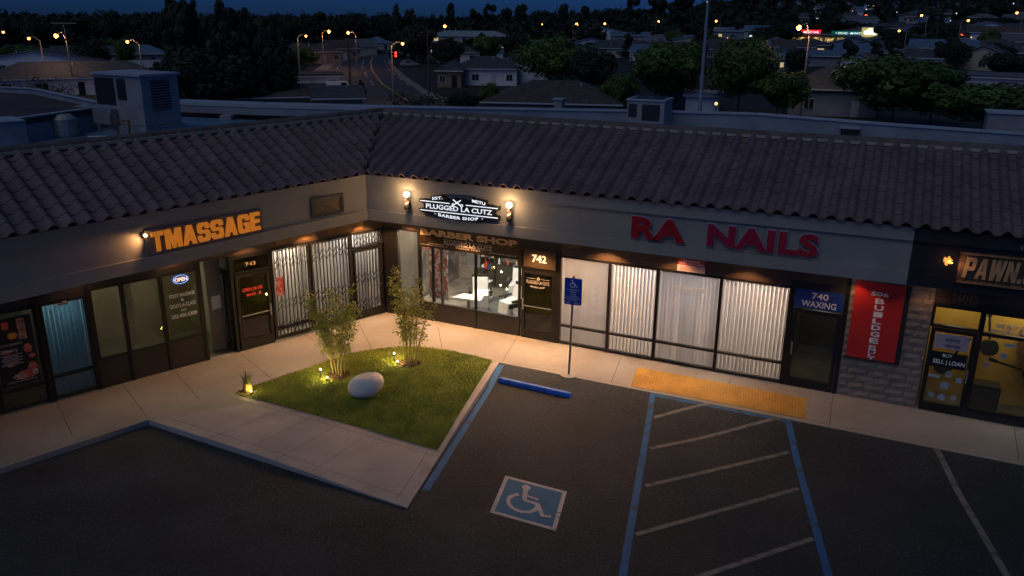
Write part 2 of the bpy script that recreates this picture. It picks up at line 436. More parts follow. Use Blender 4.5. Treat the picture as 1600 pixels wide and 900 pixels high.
def on_lot(b, q, sc, z):
    b.add([((c0+ex*x*sc+ey*y*sc)[0], (c0+ex*x*sc+ey*y*sc)[1], z) for x, y in q], [tuple(range(len(q)))])
root = empty('accessible_parking_symbol', (c0.x, c0.y, .004), 'blue square with white wheelchair figure painted on the dark asphalt stall', 'road marking')
b = MB(); on_lot(b, [(-.44,-.44),(.44,-.44),(.44,.44),(-.44,.44)], 1.36, .005); b.build('blue_field', m_isab, root)
b = MB()
for q in ([(-.5,-.5),(.5,-.5),(.5,-.44),(-.5,-.44)], [(-.5,.44),(.5,.44),(.5,.5),(-.5,.5)], [(-.5,-.44),(-.44,-.44),(-.44,.44),(-.5,.44)], [(.44,-.44),(.5,-.44),(.5,-.08),(.44,-.08)], [(.44,-.06),(.5,-.06),(.5,.44),(.44,.44)]):
    on_lot(b, q, 1.36, .005)
b.build('white_border', m_isaw, root)
b = MB()
for i, q in enumerate(wheelchair_polys(.075)): on_lot(b, [(x*.86-.03, y*.80) for x, y in q], 1.36, .009+.00025*i)
b.build('wheelchair_figure', m_isaw, root)

# tactile paving
b = MB(); T0, T1, T2, T3 = V2(3.34,20.33), V2(7.22,18.52), V2(6.86,17.42), V2(3.02,19.16)
b.add([(*p[:2], z) for z in (SW-.01, SW+.008) for p in (T3, T2, T1, T0)], [(3,2,1,0),(4,5,6,7),(0,1,5,4),(1,2,6,5),(2,3,7,6),(3,0,4,7)])
for i in range(62):
    for j in range(18):
        s_, t_ = (i+.5)/62, (j+.5)/18
        p = (T3*(1-s_)+T2*s_)*(1-t_)+(T0*(1-s_)+T1*s_)*t_
        b.lathe((p.x, p.y, SW+.008), [(.015, 0), (.010, .004)], 6)
tag(b.build('tactile_paving', m_tact), 'long mustard yellow strip of bumpy tactile paving on the sidewalk', 'tactile paving')

# ------------------------------------------------------------------ lawn
def catmull(pts, n=6):
    o_ = []
    for i in range(len(pts)-1):
        p0, p1, p2, p3 = pts[max(i-1,0)], pts[i], pts[i+1], pts[min(i+2, len(pts)-1)]
        for k in range(n):
            t = k/n; o_.append(tuple(.5*((2*p1[j])+(-p0[j]+p2[j])*t+(2*p0[j]-5*p1[j]+4*p2[j]-p3[j])*t*t+(-p0[j]+3*p1[j]-3*p2[j]+p3[j])*t**3) for j in (0,1)))
    return o_+[pts[-1]]
top = catmull([tuple(hit(x, y, z=SW)[:2]) for x, y in [(366,615),(430,592),(480,576),(535,556),(590,546),(640,542),(700,548),(770,564)]], 5)
lawn_poly = top + [tuple(hit(684, 703, z=.1)[:2])]
def inside(x, y, poly):
    c = False; j = len(poly)-1
    for i in range(len(poly)):
        xi, yi = poly[i]; xj, yj = poly[j]
        if (yi > y) != (yj > y) and x < (xj-xi)*(y-yi)/(yj-yi)+xi: c = not c
        j = i
    return c
bm = bmesh.new()
vs = [bm.verts.new((x, y, 0)) for x, y in lawn_poly]; f = bm.faces.new(vs)
bmesh.ops.triangulate(bm, faces=[f]); bmesh.ops.subdivide_edges(bm, edges=bm.edges[:], cuts=3, use_grid_fill=True)
for v in bm.verts: v.co.z = ztop(v.co.x, v.co.y)+.014
me = bpy.data.meshes.new('lawn'); bm.to_mesh(me); bm.free(); me.materials.append(m_lawn)
if me.polygons[0].normal.z < 0: me.flip_normals()
o = bpy.data.objects.new('lawn', me); COL.objects.link(o); tag(o, kind='structure')
rs = np.random.RandomState(3)
xs = [p[0] for p in lawn_poly]; ys = [p[1] for p in lawn_poly]
vs, fs = [], []
PITS = [V2(-4.45, 19.62), V2(-2.72, 20.42)]
while len(fs) < 46000:
    x, y = rs.uniform(min(xs), max(xs)), rs.uniform(min(ys), max(ys))
    if not inside(x, y, lawn_poly): continue
    if any(math.hypot(x-p.x, y-p.y) < .30 for p in PITS) or math.hypot(x+6.45, y-18.62) < .16: continue
    z = ztop(x, y)+.014; a = rs.uniform(0, 6.28); h_ = rs.uniform(.025, .06); w_ = rs.uniform(.004, .009); l = rs.uniform(0, .045); a2 = rs.uniform(0, 6.28)
    n = len(vs)
    vs += [(x-w_*math.cos(a), y-w_*math.sin(a), z), (x+w_*math.cos(a), y+w_*math.sin(a), z), (x+l*math.cos(a2), y+l*math.sin(a2), z+h_)]
    fs.append((n, n+1, n+2))
me = bpy.data.meshes.new('grass'); me.from_pydata(vs, [], fs); me.materials.append(m_blade)
o = bpy.data.objects.new('grass', me); COL.objects.link(o); tag(o, 'short green grass blades covering the triangular lawn', 'grass', kind='stuff')
for p in PITS:
    b = MB(); n = 22
    ring = [(p.x+.34*(1+.12*math.sin(k*2.3))*math.cos(2*math.pi*k/n), p.y+.34*(1+.12*math.sin(k*2.3))*math.sin(2*math.pi*k/n)) for k in range(n)]
    b.add([(x, y, SW+.016) for x, y in ring]+[(p.x, p.y, SW+.06)], [(k, (k+1)%n, n) for k in range(n)])
    for k in range(90):
        a, r = rs.uniform(0, 6.28), .3*math.sqrt(rs.uniform(0, 1)); x, y = p.x+r*math.cos(a), p.y+r*math.sin(a)
        b.bar((x, y, SW+.05-.1*r), (x+rs.uniform(-.05,.05), y+rs.uniform(-.05,.05), SW+.075-.1*r), .014)
    tag(b.build('mulch', m_soil), 'brown wood chip mulch around the bamboo stems', 'mulch', kind='stuff')

# ------------------------------------------------------------------ building
bld = empty('shopping_centre', (C.x, C.y, 0), 'L-shaped single-storey shopping centre with brown tile roof and stucco fascia', 'building')
LENR, LENL = 24.0, 16.0
# fascia bands: frame FR/FL, x along, y into building
def fascia(fr, x0, x1, m, mitre0=0, mitre1=0):
    """three bands: crown, recessed panel, lower band; mitre shifts back-edge x at each end"""
    for (z0, z1, y0) in ((4.36, 4.66, -.07), (3.652, 4.358, 0), (3.35, 3.65, -.07)):
        b = MB(fr); y1 = .22
        sx0 = x0 + mitre0*(y0); ex0 = x0+mitre0*y1; sx1 = x1+mitre1*y0; ex1 = x1+mitre1*y1
        b.prism([(sx0, y0), (sx1, y0), (ex1, y1), (ex0, y1)], z0, z1)
        b.build('fascia_panel' if y0 == 0 else 'fascia_band', m, bld)
# interior corner mitre: the angle between the wings
ang = math.acos(fR.dot(fL)); mit = 1/math.tan(ang/2)
fascia(FR, 0, 14.2, m_stucco, -mit, 0)
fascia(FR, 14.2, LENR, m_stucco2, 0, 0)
fascia(FL, -LENL, 0, m_stucco, 0, mit)
# soffit
def plate(pts, z0, z1, name, m, parent=bld):
    b = MB(); b.prism([(p.x, p.y) for p in pts], z0, z1); return b.build(name, m, parent)
def g2(fr, u, n): q = fr @ Vector((u, n, 0)); return V2(q.x, q.y)
plate([F+fR*-.02+V2(0,.16), g2(FR, LENR, .12), g2(WR, LENR, .3), C+V2(-.05,.35)], 3.352, 3.40, 'soffit', m_soffit)
plate([F+fL*-.02+V2(0,.16), C+V2(-.05,.35), g2(WL, -LENL, .3), g2(FL, -LENL, .12)], 3.352, 3.402, 'soffit', m_soffit)
# roof tiles --------------------------------------------------------
def tile_roof(fr, u0, u1, sgn, ze, zr, depth, rows, over=.16):
    """rolled tile courses; sgn +1 right wing (valley at u=0), -1 left wing"""
    P_ = .385; b = MB(fr); SUB = 14
    slope = math.hypot(depth+over, zr-ze); sy, sz = (depth+over)/slope, (zr-ze)/slope
    ny, nz = -sz, sy
    vx = mit_e = None
    L_ = slope/rows
    def valley(d):      # u of valley line at distance d up the slope (0 = eave)
        return VAL[sgn]*(d*sy-over)
    cols = int((u1-u0)/P_)+2
    us = np.arange(0, cols*P_, P_/SUB)
    rr = random.Random(5)
    for r in range(rows):
        d0, d1 = r*L_-.0, (r+1)*L_+.03
        lift0, lift1 = .024, .004
        pts = []
        jit = {}
        for e, (d, lf) in enumerate(((d0, lift0), (d1, lift1))):
            for u in us:
                col = int(u/P_+1e-6); ph = (u % P_)/P_
                if col not in jit: jit[col] = (rr.uniform(-.006, .006), rr.uniform(-.002, .002))
                # barrel on 58% of the pitch, shallow pan between
                if ph < .60: h_ = .108*math.sin(math.pi*ph/.60)**.8
                else: h_ = -.012*math.sin(math.pi*(ph-.6)/.4)
                dd = d + (jit[col][0] if r or e else jit[col][0]); h2 = h_+lf+jit[col][1]
                uu = (u0+u)
                pts.append((uu, dd*sy-over+ny*h2, ze+dd*sz+nz*h2, dd))
        n = len(us)
        # clip at valley by clamping u
        vv = []
        for (uu, y_, z_, dd) in pts:
            vl = valley(dd)
            if sgn > 0: uu = max(uu, vl)
            else: uu = min(uu, -vl)
            vv.append((uu, y_, z_))
        base = len(b.v)
        fs = []
        for k in range(n-1):
            if abs(vv[k][0]-vv[k+1][0]) < 1e-6 and abs(vv[n+k][0]-vv[n+k+1][0]) < 1e-6: continue
            fs.append((k, k+1, n+k+1, n+k))
        # butt ends: thickness down at the lower edge
        low = [(x, y+sy*.0-ny*.028, z-nz*.028) for x, y, z in vv[:n]]
        fs2 = []
        for k in range(n-1):
            if abs(vv[k][0]-vv[k+1][0]) < 1e-6: continue
            fs2.append((k, k+1, 2*n+k+1, 2*n+k))
        b.add(vv+low, fs+fs2)
    return b
ZE, ZR, DR_, DL_ = 4.68, 6.0, 3.2, 2.2
# the valley lies where the two slopes meet
bx, by = None, None
def ridge_corner():
    nR_ = Vector((0,0,1)).cross(fR); p1 = F+nR_*DR_; nL_ = Vector((0,0,1)).cross(-fL); p2 = F+nL_*DL_
    a = np.array([[fR.x, -fL.x], [fR.y, -fL.y]]); t = np.linalg.solve(a, np.array([(p2-p1).x, (p2-p1).y]))
    return p1+fR*t[0]
RC = ridge_corner()
uR = (RC-F).dot(fR)/DR_; uL = (RC-F).dot(fL)/DL_
VAL = {1: uR, -1: uL}
b = tile_roof(FR, -4.2, LENR, 1, ZE, ZR, DR_, 8); b.build('tile_roof', m_tile, bld, recalc=False)
b = tile_roof(FL, -LENL, 4.2, -1, ZE, ZR, DL_, 8); b.build('tile_roof', m_tile, bld, recalc=False)
# roof deck under the tiles, valley flashing
iR, iL = Vector((0,0,1)).cross(fR), Vector((0,0,1)).cross(-fL)
def at3(p, z): return (p.x, p.y, z)
b = MB(); b.add([at3(F, ZE-.02), at3(F+fR*LENR, ZE-.02), at3(F+fR*LENR+iR*DR_, ZR-.03), at3(RC, ZR-.03)], [(0,1,2,3)])
b.add([at3(F, ZE-.02), at3(F+fL*LENL, ZE-.02), at3(F+fL*LENL+iL*DL_, ZR-.03), at3(RC, ZR-.03)], [(0,1,2,3)])
b.build('roof_deck', m_mdark, bld, recalc=False)
b = MB(); vd = (RC-F); pe = F-vd*(.16/DR_)
b.bar(at3(pe, ZE+.03), at3(RC, ZR+.05), .10, .02); b.build('valley_flashing', m_mdark, bld)
# ridge caps
def caps(a, bb, z, w_=.13):
    b = MB(); n = int((bb-a).length/.42); rr = random.Random(2)
    for i in range(n):
        p = a+(bb-a)*(i/n); q = a+(bb-a)*((i+1.06)/n); j = rr.uniform(-.006, .006)
        b.tube([at3(p, z+j), at3(q, z+.012+j)], [w_+.008, w_-.008], 10)
    return b
caps(RC, F+fR*LENR+iR*DR_, ZR+.015).build('ridge_cap', m_cap, bld, recalc=False)
caps(RC, F+fL*LENL+iL*DL_, ZR+.015).build('ridge_cap', m_cap, bld, recalc=False)
b = MB(); i2 = iR*(DR_-.15); b.bar(at3(RC-iR*.15+fR*.1, ZR+.0), at3(F+fR*LENR+i2, ZR+.0), .05, .07); b.build('mortar_bed', m_mortar, bld)
b = MB(); i2 = iL*(DL_-.15); b.bar(at3(RC-iL*.15+fL*.1, ZR+.0), at3(F+fL*LENL+i2, ZR+.0), .05, .07); b.build('mortar_bed', m_mortar, bld)
# back of mansard + flat roof + parapets
ZFR = 5.0
pR = RC+fR*(LENR+1); pL = RC+fL*(LENL+1)
b = MB()
for a_, b_ in ((RC, pR), (RC, pL)):
    b.add([at3(a_, ZFR-.2), at3(b_, ZFR-.2), at3(b_, ZR-.02), at3(a_, ZR-.02)], [(0,1,2,3)])
b.build('mansard_back', m_roofw, bld, recalc=False)
PZ = 5.6
pk = [hit(x, y, z=PZ) for x, y in [(-120,133),(265,158),(400,163),(600,168),(800,171.5),(1000,175),(1180,179.5),(1400,197),(1640,214)]]
pk = [V2(p.x, p.y) for p in pk]
pk.append(pk[-1]+(pk[-1]-pk[-2])*1.6)
plate([pL+iL*-.02]+[pk[0]]+pk[1:]+[pR, RC], ZFR-.25, ZFR, 'flat_roof', m_roofw)
def wall_run(pts, z0, z1, th, name, m, parent=bld, cap=None, capm=None):
    b = MB(); cb = MB()
    for i in range(len(pts)-1):
        p, q = pts[i], pts[i+1]; t = (q-p).normalized(); s_ = V2(-t.y, t.x)*th
        b.prism([(p.x, p.y), (q.x, q.y), (q+s_).xy, (p+s_).xy], z0, z1)
        if cap:
            e = V2(-t.y, t.x)*.05
            cb.prism([(p-e).xy, (q-e).xy, (q+s_+e).xy, (p+s_+e).xy], z1+.002, z1+cap)
    o = b.build(name, m, parent)
    if cap: cb.build(name+'_cap', capm or m, parent)
    return o
wall_run(pk[3:], -3, PZ, .25, 'parapet', m_parap, cap=.06, capm=mat('coping', (.36, .39, .44), .6, var=.1, scale=2))
m_cope = MATS['coping']
# raised rail with a dark gap under it behind the left wing
wall_run(pk[1:4], PZ-.13, PZ, .9, 'parapet_rail', m_cope)
wall_run([p+V2(0,.03) for p in pk[1:4]], PZ-.42, PZ-.133, .8, 'parapet_beam', m_parap)
wall_run([p+V2(0,1.6) for p in pk[0:5]], -3, PZ-.45, .2, 'back_wall', m_mdark)
for x, y in ((352, 188), (590, 190)):
    q = hit(x, y, z=ZFR); MB().box(q.x-.22, q.x+.22, q.y, q.y+.5, ZFR, PZ-.42).build('rail_post', m_parap, bld)
# raised brown roof block at the left
m_broof = mat('brown_roofing', (.060, .045, .042), .9, var=.3, scale=.8, detail=8)
q = [hit(x, y, z=5.75) for x, y in [(-60,197),(0,191),(157,169),(58,147),(-60,140)]]
plate([V2(p.x, p.y) for p in q], 5.55, 5.75, 'raised_roof', m_broof)
q2 = [V2(p.x, p.y) for p in q]
wall_run([q2[0], q2[1], q2[2]], ZFR, 5.78, .12, 'raised_wall', m_parap, cap=.03, capm=m_cope)
wall_run([q2[2], q2[3], q2[4]], ZFR, 5.95, .12, 'raised_wall', m_parap, cap=.03, capm=m_cope)
q = [hit(x, y, z=6.0) for x, y in [(-60,196),(39,189)]]
wall_run([V2(q[0].x, q[0].y), V2(q[1].x, q[1].y)], ZFR, 6.0, 1.2, 'roof_box', m_parap, cap=.03, capm=m_cope)

# ------------------------------------------------------------------ storefronts
def window(fr, u0, u1, z0, z1, bars=(), vbars=(), g=m_glass, n=0.0, fw=.05, name='window', label=None, gz0=None):
    """frame as the part, panes as sub-part"""
    b = MB(fr)
    b.box(u0-fw/2, u0+fw/2, n-.03, n+.07, z0, z1); b.box(u1-fw/2, u1+fw/2, n-.03, n+.07, z0, z1)
    b.box(u0+fw/2, u1-fw/2, n-.028, n+.07, z0, z0+fw); b.box(u0+fw/2, u1-fw/2, n-.028, n+.07, z1-fw, z1)
    for z in bars: b.box(u0+fw/2, u1-fw/2, n-.026, n+.068, z-fw/2, z+fw/2)
    for u in vbars: b.box(u-fw/2, u+fw/2, n-.024, n+.066, z0+fw, z1-fw)
    o = b.build(name, m_frame, bld)
    if label: o['label'] = label
    p = MB(fr); p.add([(u0, n+.02, z0), (u1, n+.02, z0), (u1, n+.02, z1), (u0, n+.02, z1)], [(0,1,2,3)])
    p.build('pane', g, o, recalc=False)
    return o
def door(fr, u0, u1, z0, z1, g, kick=.22, rail=.09, handle='l', n=0.0, label=None, midbar=True):
    b = MB(fr)
    b.box(u0, u0+.09, n-.03, n+.05, z0, z1); b.box(u1-.09, u1, n-.03, n+.05, z0, z1)
    b.box(u0+.09, u1-.09, n-.029, n+.05, z0, z0+kick); b.box(u0+.09, u1-.09, n-.029, n+.05, z1-rail, z1)
    o = b.build('door', m_frame, bld)
    if label: o['label'] = label
    p = MB(fr); p.add([(u0+.09, n+.01, z0+kick), (u1-.09, n+.01, z0+kick), (u1-.09, n+.01, z1-rail), (u0+.09, n+.01, z1-rail)], [(0,1,2,3)])
    p.build('door_glass', g, o, recalc=False)
    h = MB(fr); u = u0+.07 if handle == 'l' else u1-.07
    h.bar(pt(Matrix.Identity(4), u, n-.08, 1.0), (u, n-.08, 1.32), .03); h.bar((u, n-.08, 1.02), (u, n-.02, 1.02), .02); h.bar((u, n-.08, 1.3), (u, n-.02, 1.3), .02)
    if midbar: h.bar((u0+.09, n-.05, 1.12), (u1-.09, n-.05, 1.12), .03)
    h.build('handle', m_metal, o)
    return o
def panel(fr, u0, u1, z0, z1, n0, n1, name, m, parent=bld, label=None):
    o = MB(fr).box(u0, u1, n0, n1, z0, z1).build(name, m, parent)
    if label and parent is not None: o['label'] = label
    return o
# --- right wing
panel(WR, .0, LENR, 2.90, 3.35, -.01, .12, 'header', m_header)
panel(WR, 4.62, 8.9-3.05, 2.74, 3.02, -.03, -.012, 'header_panel', m_mdark)
panel(WR, .03, .50, .13, 2.9, -.02, .25, 'corner_post', mat('black_post', (.010,.010,.010), .4))
window(WR, .52, 1.27, .30, 2.895)
panel(WR, .50, 1.27, .13, .30, -.02, .1, 'bulkhead', m_bulk)
m_film = mat('brown_film', (.030, .018, .012), .35, var=.15, scale=1.5)
panel(WR, 1.27, 4.60, 2.48, 2.898, -.02, .05, 'transom_panel', m_film)
for (a, c_) in ((1.30, 1.74), (1.74, 3.17), (3.17, 4.58)):
    window(WR, a, c_, .66, 2.48, vbars=((2.04,) if a == 1.74 else ()))
panel(WR, 1.27, 4.60, .13, .658, -.01, .08, 'bulkhead', m_bulk)
for u in (1.72, 3.17): MB(WR).box(u-.03, u+.03, -.04, -.012, .13, .655).build('bulkhead_mullion', m_frame, bld)
window(WR, 4.62, 5.82, 2.20, 2.895, g=m_glassd)
door(WR, 4.66, 5.68, .135, 2.18, m_glassd, handle='l', label='dark glass barber shop door')
panel(WR, 5.68, 5.80, .13, 2.2, -.02, .08, 'door_jamb', m_frame)
for i, (a, c_) in enumerate(((5.83, 7.25), (7.27, 8.57), (8.59, 10.22), (10.24, 11.92))):
    window(WR, a, c_, .15, 2.74, bars=(.69,), fw=.06)
panel(WR, 5.82, 12.0, 2.745, 2.898, -.015, .05, 'header_trim', m_header)
panel(WR, 11.93, 12.02, .13, 2.9, -.03, .1, 'door_jamb', m_frame); panel(WR, 13.16, 13.26, .13, 3.35, -.03, .1, 'door_jamb', m_frame)
door(WR, 12.03, 13.15, .135, 2.20, m_glassg, handle='l', label='glass waxing salon door', midbar=False)
panel(WR, 12.03, 13.15, 2.70, 2.898, -.012, .06, 'header_trim', m_bulk)
# stone veneer
m_stone = mat('stone_block', (.25, .205, .16), .9, var=.2, scale=2.2, bump=.6, bscale=14, detail=8)
m_grout = mat('stone_grout', (.10, .09, .08), .95)
panel(WR, 13.26, 15.06, .13, 3.35, .0, .3, 'stone_wall', m_grout)
sb = MB(WR); rr = random.Random(4); z = .135; row = 0
while z < 3.33:
    h_ = .195; u = 13.27-(row % 2)*.2
    while u < 15.05:
        w_ = rr.choice((.38, .42, .46)); a_, c_ = max(u, 13.27), min(u+w_-.012, 15.05)
        if c_-a_ > .05:
            d0 = rr.uniform(.012, .03); z1 = min(z+h_-.012, 3.33)
            N = 4
            vs = []; 
            for j in range(3):
                for i in range(N+1):
                    e = 0 if (i in (0, N) or j in (0, 2)) else rr.uniform(.008, .03)
                    vs.append((a_+(c_-a_)*i/N, -.004-d0*.5-e, z+(z1-z)*j/2))
            base = [(a_, .004, z), (c_, .004, z), (c_, .004, z1), (a_, .004, z1)]
            fs = [(j*(N+1)+i, j*(N+1)+i+1, (j+1)*(N+1)+i+1, (j+1)*(N+1)+i) for j in range(2) for i in range(N)]
            k = len(vs)
            fs += [tuple(range(N+1))+(k+1, k), tuple(2*(N+1)+i for i in range(N+1))+(k+2, k+3), (0, N+1, 2*(N+1), k+3, k), (N, 2*N+1, 3*N+2, k+2, k+1)]
            sb.add(vs+base, fs)
        u += w_
    z += h_; row += 1
sb.build('stone_blocks', m_stone, bld)
# pawn shop front
panel(WR, 15.06, LENR, 2.78, 2.898, -.02, .05, 'header_trim', m_bulk)
window(WR, 15.09, 16.06, 2.24, 2.78, g=m_glass, fw=.06)
door(WR, 15.10, 16.05, .135, 2.22, m_glass, kick=.22, handle='r', label='pawn shop glass door covered in stickers', midbar=False)
window(WR, 16.10, 18.9, .30, 2.78, bars=(2.22,), g=m_glass, fw=.08)
window(WR, 18.98, 21.5, .30, 2.78, bars=(2.22,), g=m_glass, fw=.08)
panel(WR, 16.06, LENR, .13, .298, -.02, .08, 'bulkhead', m_bulk)
panel(WR, 21.5, LENR, .3, 2.78, -.01, .08, 'end_wall', m_bulk)
# --- left wing (u negative)
panel(WL, -LENL, .0, 2.86, 3.35, -.01, .12, 'header', m_header)
window(WL, -1.14, -.03, 2.36, 2.858, fw=.07)
door(WL, -1.10, -.06, .135, 2.34, m_glass, kick=.25, handle='l', label='glass door behind a folding gate')
window(WL, -2.50, -1.17, .18, 2.858, fw=.08)
window(WL, -3.70, -2.53, .18, 2.858, bars=(.5,), fw=.08)
window(WL, -4.82, -3.74, 2.32, 2.80, g=m_glassd, fw=.06)
door(WL, -4.78, -3.78, .135, 2.30, m_glassd, kick=.28, handle='r', label='dark glass door with red lettering')
panel(WL, -4.82, -3.72, 2.803, 2.858, -.012, .06, 'header_trim', m_bulk)
panel(WL, -4.90, -4.82, .13, 2.858, -.03, .1, 'door_jamb', m_frame)
panel(WL, -5.76, -5.68, .13, 2.858, -.03, .1, 'door_jamb', m_frame)
for a, c_ in ((-6.70, -5.76), (-7.64, -6.73), (-8.38, -7.67)):
    window(WL, a, c_, .88, 2.72, g=m_glassg, fw=.06)
panel(WL, -8.42, -5.76, .13, .878, -.01, .1, 'bulkhead', m_bulk)
panel(WL, -8.42, -5.76, 2.722, 2.858, -.012, .08, 'header_trim', m_bulk)
for u in (-6.71, -7.655): MB(WL).box(u-.03, u+.03, -.035, -.011, .13, .875).build('bulkhead_mullion', m_frame, bld)
panel(WL, -8.50, -8.40, .13, 2.858, -.03, .1, 'post', m_frame)
window(WL, -9.46, -8.50, .18, 2.58, bars=(.73,), fw=.06)
panel(WL, -9.62, -9.46, .13, 2.858, -.03, .1, 'post', m_frame)
window(WL, -10.56, -9.60, .18, 2.58, bars=(.66,), g=m_glassg, fw=.06)
window(WL, -11.9, -10.62, .18, 2.58, bars=(.66,), g=m_glassg, fw=.06)
panel(WL, -LENL, -11.95, .13, 2.86, -.01, .1, 'end_wall', m_bulk)
panel(WL, -11.95, -8.50, 2.583, 2.858, -.012, .08, 'header_trim', m_bulk)
for u0, u1 in ((-1.9, -.7), (-3.5, -2.3), (-6.1, -5.0), (-8.0, -6.6), (-12, -9.3)):
    MB(WL).box(u0, u1, -.03, -.011, 2.92, 3.20).build('header_board', mat('lit_wood', (.20, .11, .045), .6, var=.2, scale=2), bld)

# rooms behind the glass
def room(fr, u0, u1, depth, mw_, mf, ceil=2.95, name='room'):
    b = MB(fr); z0 = .14
    b.add([(u0,depth,z0),(u1,depth,z0),(u1,depth,ceil),(u0,depth,ceil)], [(0,1,2,3)])
    b.add([(u0,.1,z0),(u0,depth,z0),(u0,depth,ceil),(u0,.1,ceil)], [(0,1,2,3)])
    b.add([(u1,.1,z0),(u1,depth,z0),(u1,depth,ceil),(u1,.1,ceil)], [(0,1,2,3)])
    b.add([(u0,.1,ceil),(u1,.1,ceil),(u1,depth,ceil),(u0,depth,ceil)], [(0,1,2,3)])
    b.build('interior_wall', mw_, bld, recalc=False)
    f_ = MB(fr); f_.add([(u0,.09,z0-.002),(u1,.09,z0-.002),(u1,depth,z0-.002),(u0,depth,z0-.002)], [(0,1,2,3)])
    f_.build('interior_floor', mf, bld, recalc=False)
m_iw = mat('inner_wall', (.42, .40, .37), .8, var=.06, scale=1)
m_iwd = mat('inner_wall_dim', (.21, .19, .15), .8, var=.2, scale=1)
m_if = mat('inner_floor', (.30, .29, .27), .35, var=.2, scale=2)
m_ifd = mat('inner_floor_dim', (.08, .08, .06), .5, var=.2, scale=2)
m_yel = mat('mustard_wall', (.42, .27, .045), .8, var=.15, scale=1.2)
m_iwb = mat('barber_wall', (.045,.045,.045), .7, col2=(.20,.19,.175), scale=2.2, thresh=(.40,.62), detail=6)
room(WR, .3, 4.60, 4.2, m_iwb, mat('barber_floor', (.10,.10,.095), .3, col2=(.22,.21,.20), scale=3, thresh=(.4,.6))); room(WR, 4.62, 5.8, 2.2, m_iwd, m_ifd); room(WR, 5.83, 11.95, 1.5, m_iw, m_ifd)
room(WR, 12.0, 13.2, 3.0, m_iwd, m_if); room(WR, 15.08, 21.4, 1.15, m_yel, m_ifd)
room(WL, -3.70, -.04, .9, m_iw, m_ifd); room(WL, -4.84, -3.72, 2.0, m_iwd, m_ifd); room(WL, -8.45, -4.86, 3.2, m_iwd, m_ifd)
room(WL, -9.5, -8.5, .8, m_iw, m_ifd); room(WL, -11.9, -9.56, 1.8, m_iwd, m_ifd)

# open door leaf swung inward in the left wing, with a paper on it
b = MB(WL)
b.box(-4.97, -4.91, .12, .98, .16, .40); b.box(-4.97, -4.91, .12, .20, .40, 2.3); b.box(-4.97, -4.91, .90, .98, .40, 2.3); b.box(-4.97, -4.91, .12, .98, 2.3, 2.42)
od = b.build('door', m_frame, bld); od['label'] = 'open door leaf swung into the dark entrance'
MB(WL).box(-4.945, -4.935, .20, .90, .40, 2.3).build('door_glass', m_glassg, od)
pp = MB(WL).box(-5.30, -5.05, .40, .405, 1.35, 1.72)
room_p = MB(WL).box(-5.40, -4.98, .41, .45, .14, 2.85).build('inner_partition', m_iwd, bld)
tag(pp.build('paper_notice', m_white), 'plain white paper notice inside the open entrance of the left wing', 'notice')

# ------------------------------------------------------------------ blinds
def blind(fr, u0, u1, z0, z1, m, n=.14, pitch=.10, seed=0, gapset=(), ang_=32):
    b = MB(fr); rr = random.Random(seed); u = u0
    while u < u1+.03:
        a = R_(ang_+rr.uniform(-5, 5)); dx, dy = .052*math.cos(a), .052*math.sin(a); j = rr.uniform(-.006, .006)
        zz = z0+rr.uniform(0, .015)
        if not any(g0 < u < g1 for g0, g1 in gapset):
            b.add([(u-dx, n-dy+j, zz), (u+dx, n+dy+j, zz), (u+dx, n+dy, z1), (u-dx, n-dy, z1),
                   (u-dx+.002, n-dy+j+.002, zz), (u+dx+.002, n+dy+j+.002, zz), (u+dx+.002, n+dy+.002, z1), (u-dx+.002, n-dy+.002, z1)], [(0,1,2,3),(7,6,5,4)])
        u += pitch
    b.box(u0+.03, u1-.03, n-.03, n+.03, z1, z1+.05)
    return b
GB = 'vertical blinds in the shop windows'
for i, (a, c_, lab) in enumerate(((5.86, 7.22, 'cream vertical blinds in the salon window behind the blue accessible sign'), (7.30, 8.54, 'striped-looking vertical blinds in the second salon window from the barber door'),
        (8.62, 10.19, 'closed vertical blinds in the salon window bearing the phone number'), (10.27, 11.89, 'vertical blinds in the salon window beside the waxing door'))):
    ga = {1: 62, 2: 34, 0: 40, 3: 44}[i]
    tag(blind(WR, a, c_, .16, 2.62, m_blind, seed=i, ang_=ga, n=.125).build('vertical_blind', m_blind, recalc=False), lab, 'blinds', GB)
tag(blind(WR, .58, 1.22, .35, 2.80, m_blind, seed=9).build('vertical_blind', m_blind, recalc=False), 'narrow cream vertical blinds at the corner end of the barber window', 'blinds', GB)
tag(blind(WL, -1.08, -.08, .42, 2.80, m_blind, seed=5, n=.2).build('vertical_blind', m_blind, recalc=False), 'pale vertical blinds behind the gated door nearest the corner', 'blinds', GB)
tag(blind(WL, -2.42, -1.24, .30, 2.76, m_blind, seed=6, n=.2, gapset=((-2.08, -1.72),)).build('vertical_blind', m_blind, recalc=False), 'vertical blinds with a dark gap in the middle gated window', 'blinds', GB)
tag(blind(WL, -3.62, -2.62, .30, 2.76, m_blind, seed=7, n=.2).build('vertical_blind', m_blind, recalc=False), 'peach-lit vertical blinds in the gated window beside the dark door', 'blinds', GB)
tag(blind(WL, -9.43, -8.53, .24, 2.52, m_blindb, seed=8, n=.12, gapset=((-8.98,-8.96),), ang_=18).build('vertical_blind', m_blindb, recalc=False), 'turquoise blue vertical blinds filling the tall left wing window', 'blinds', GB)

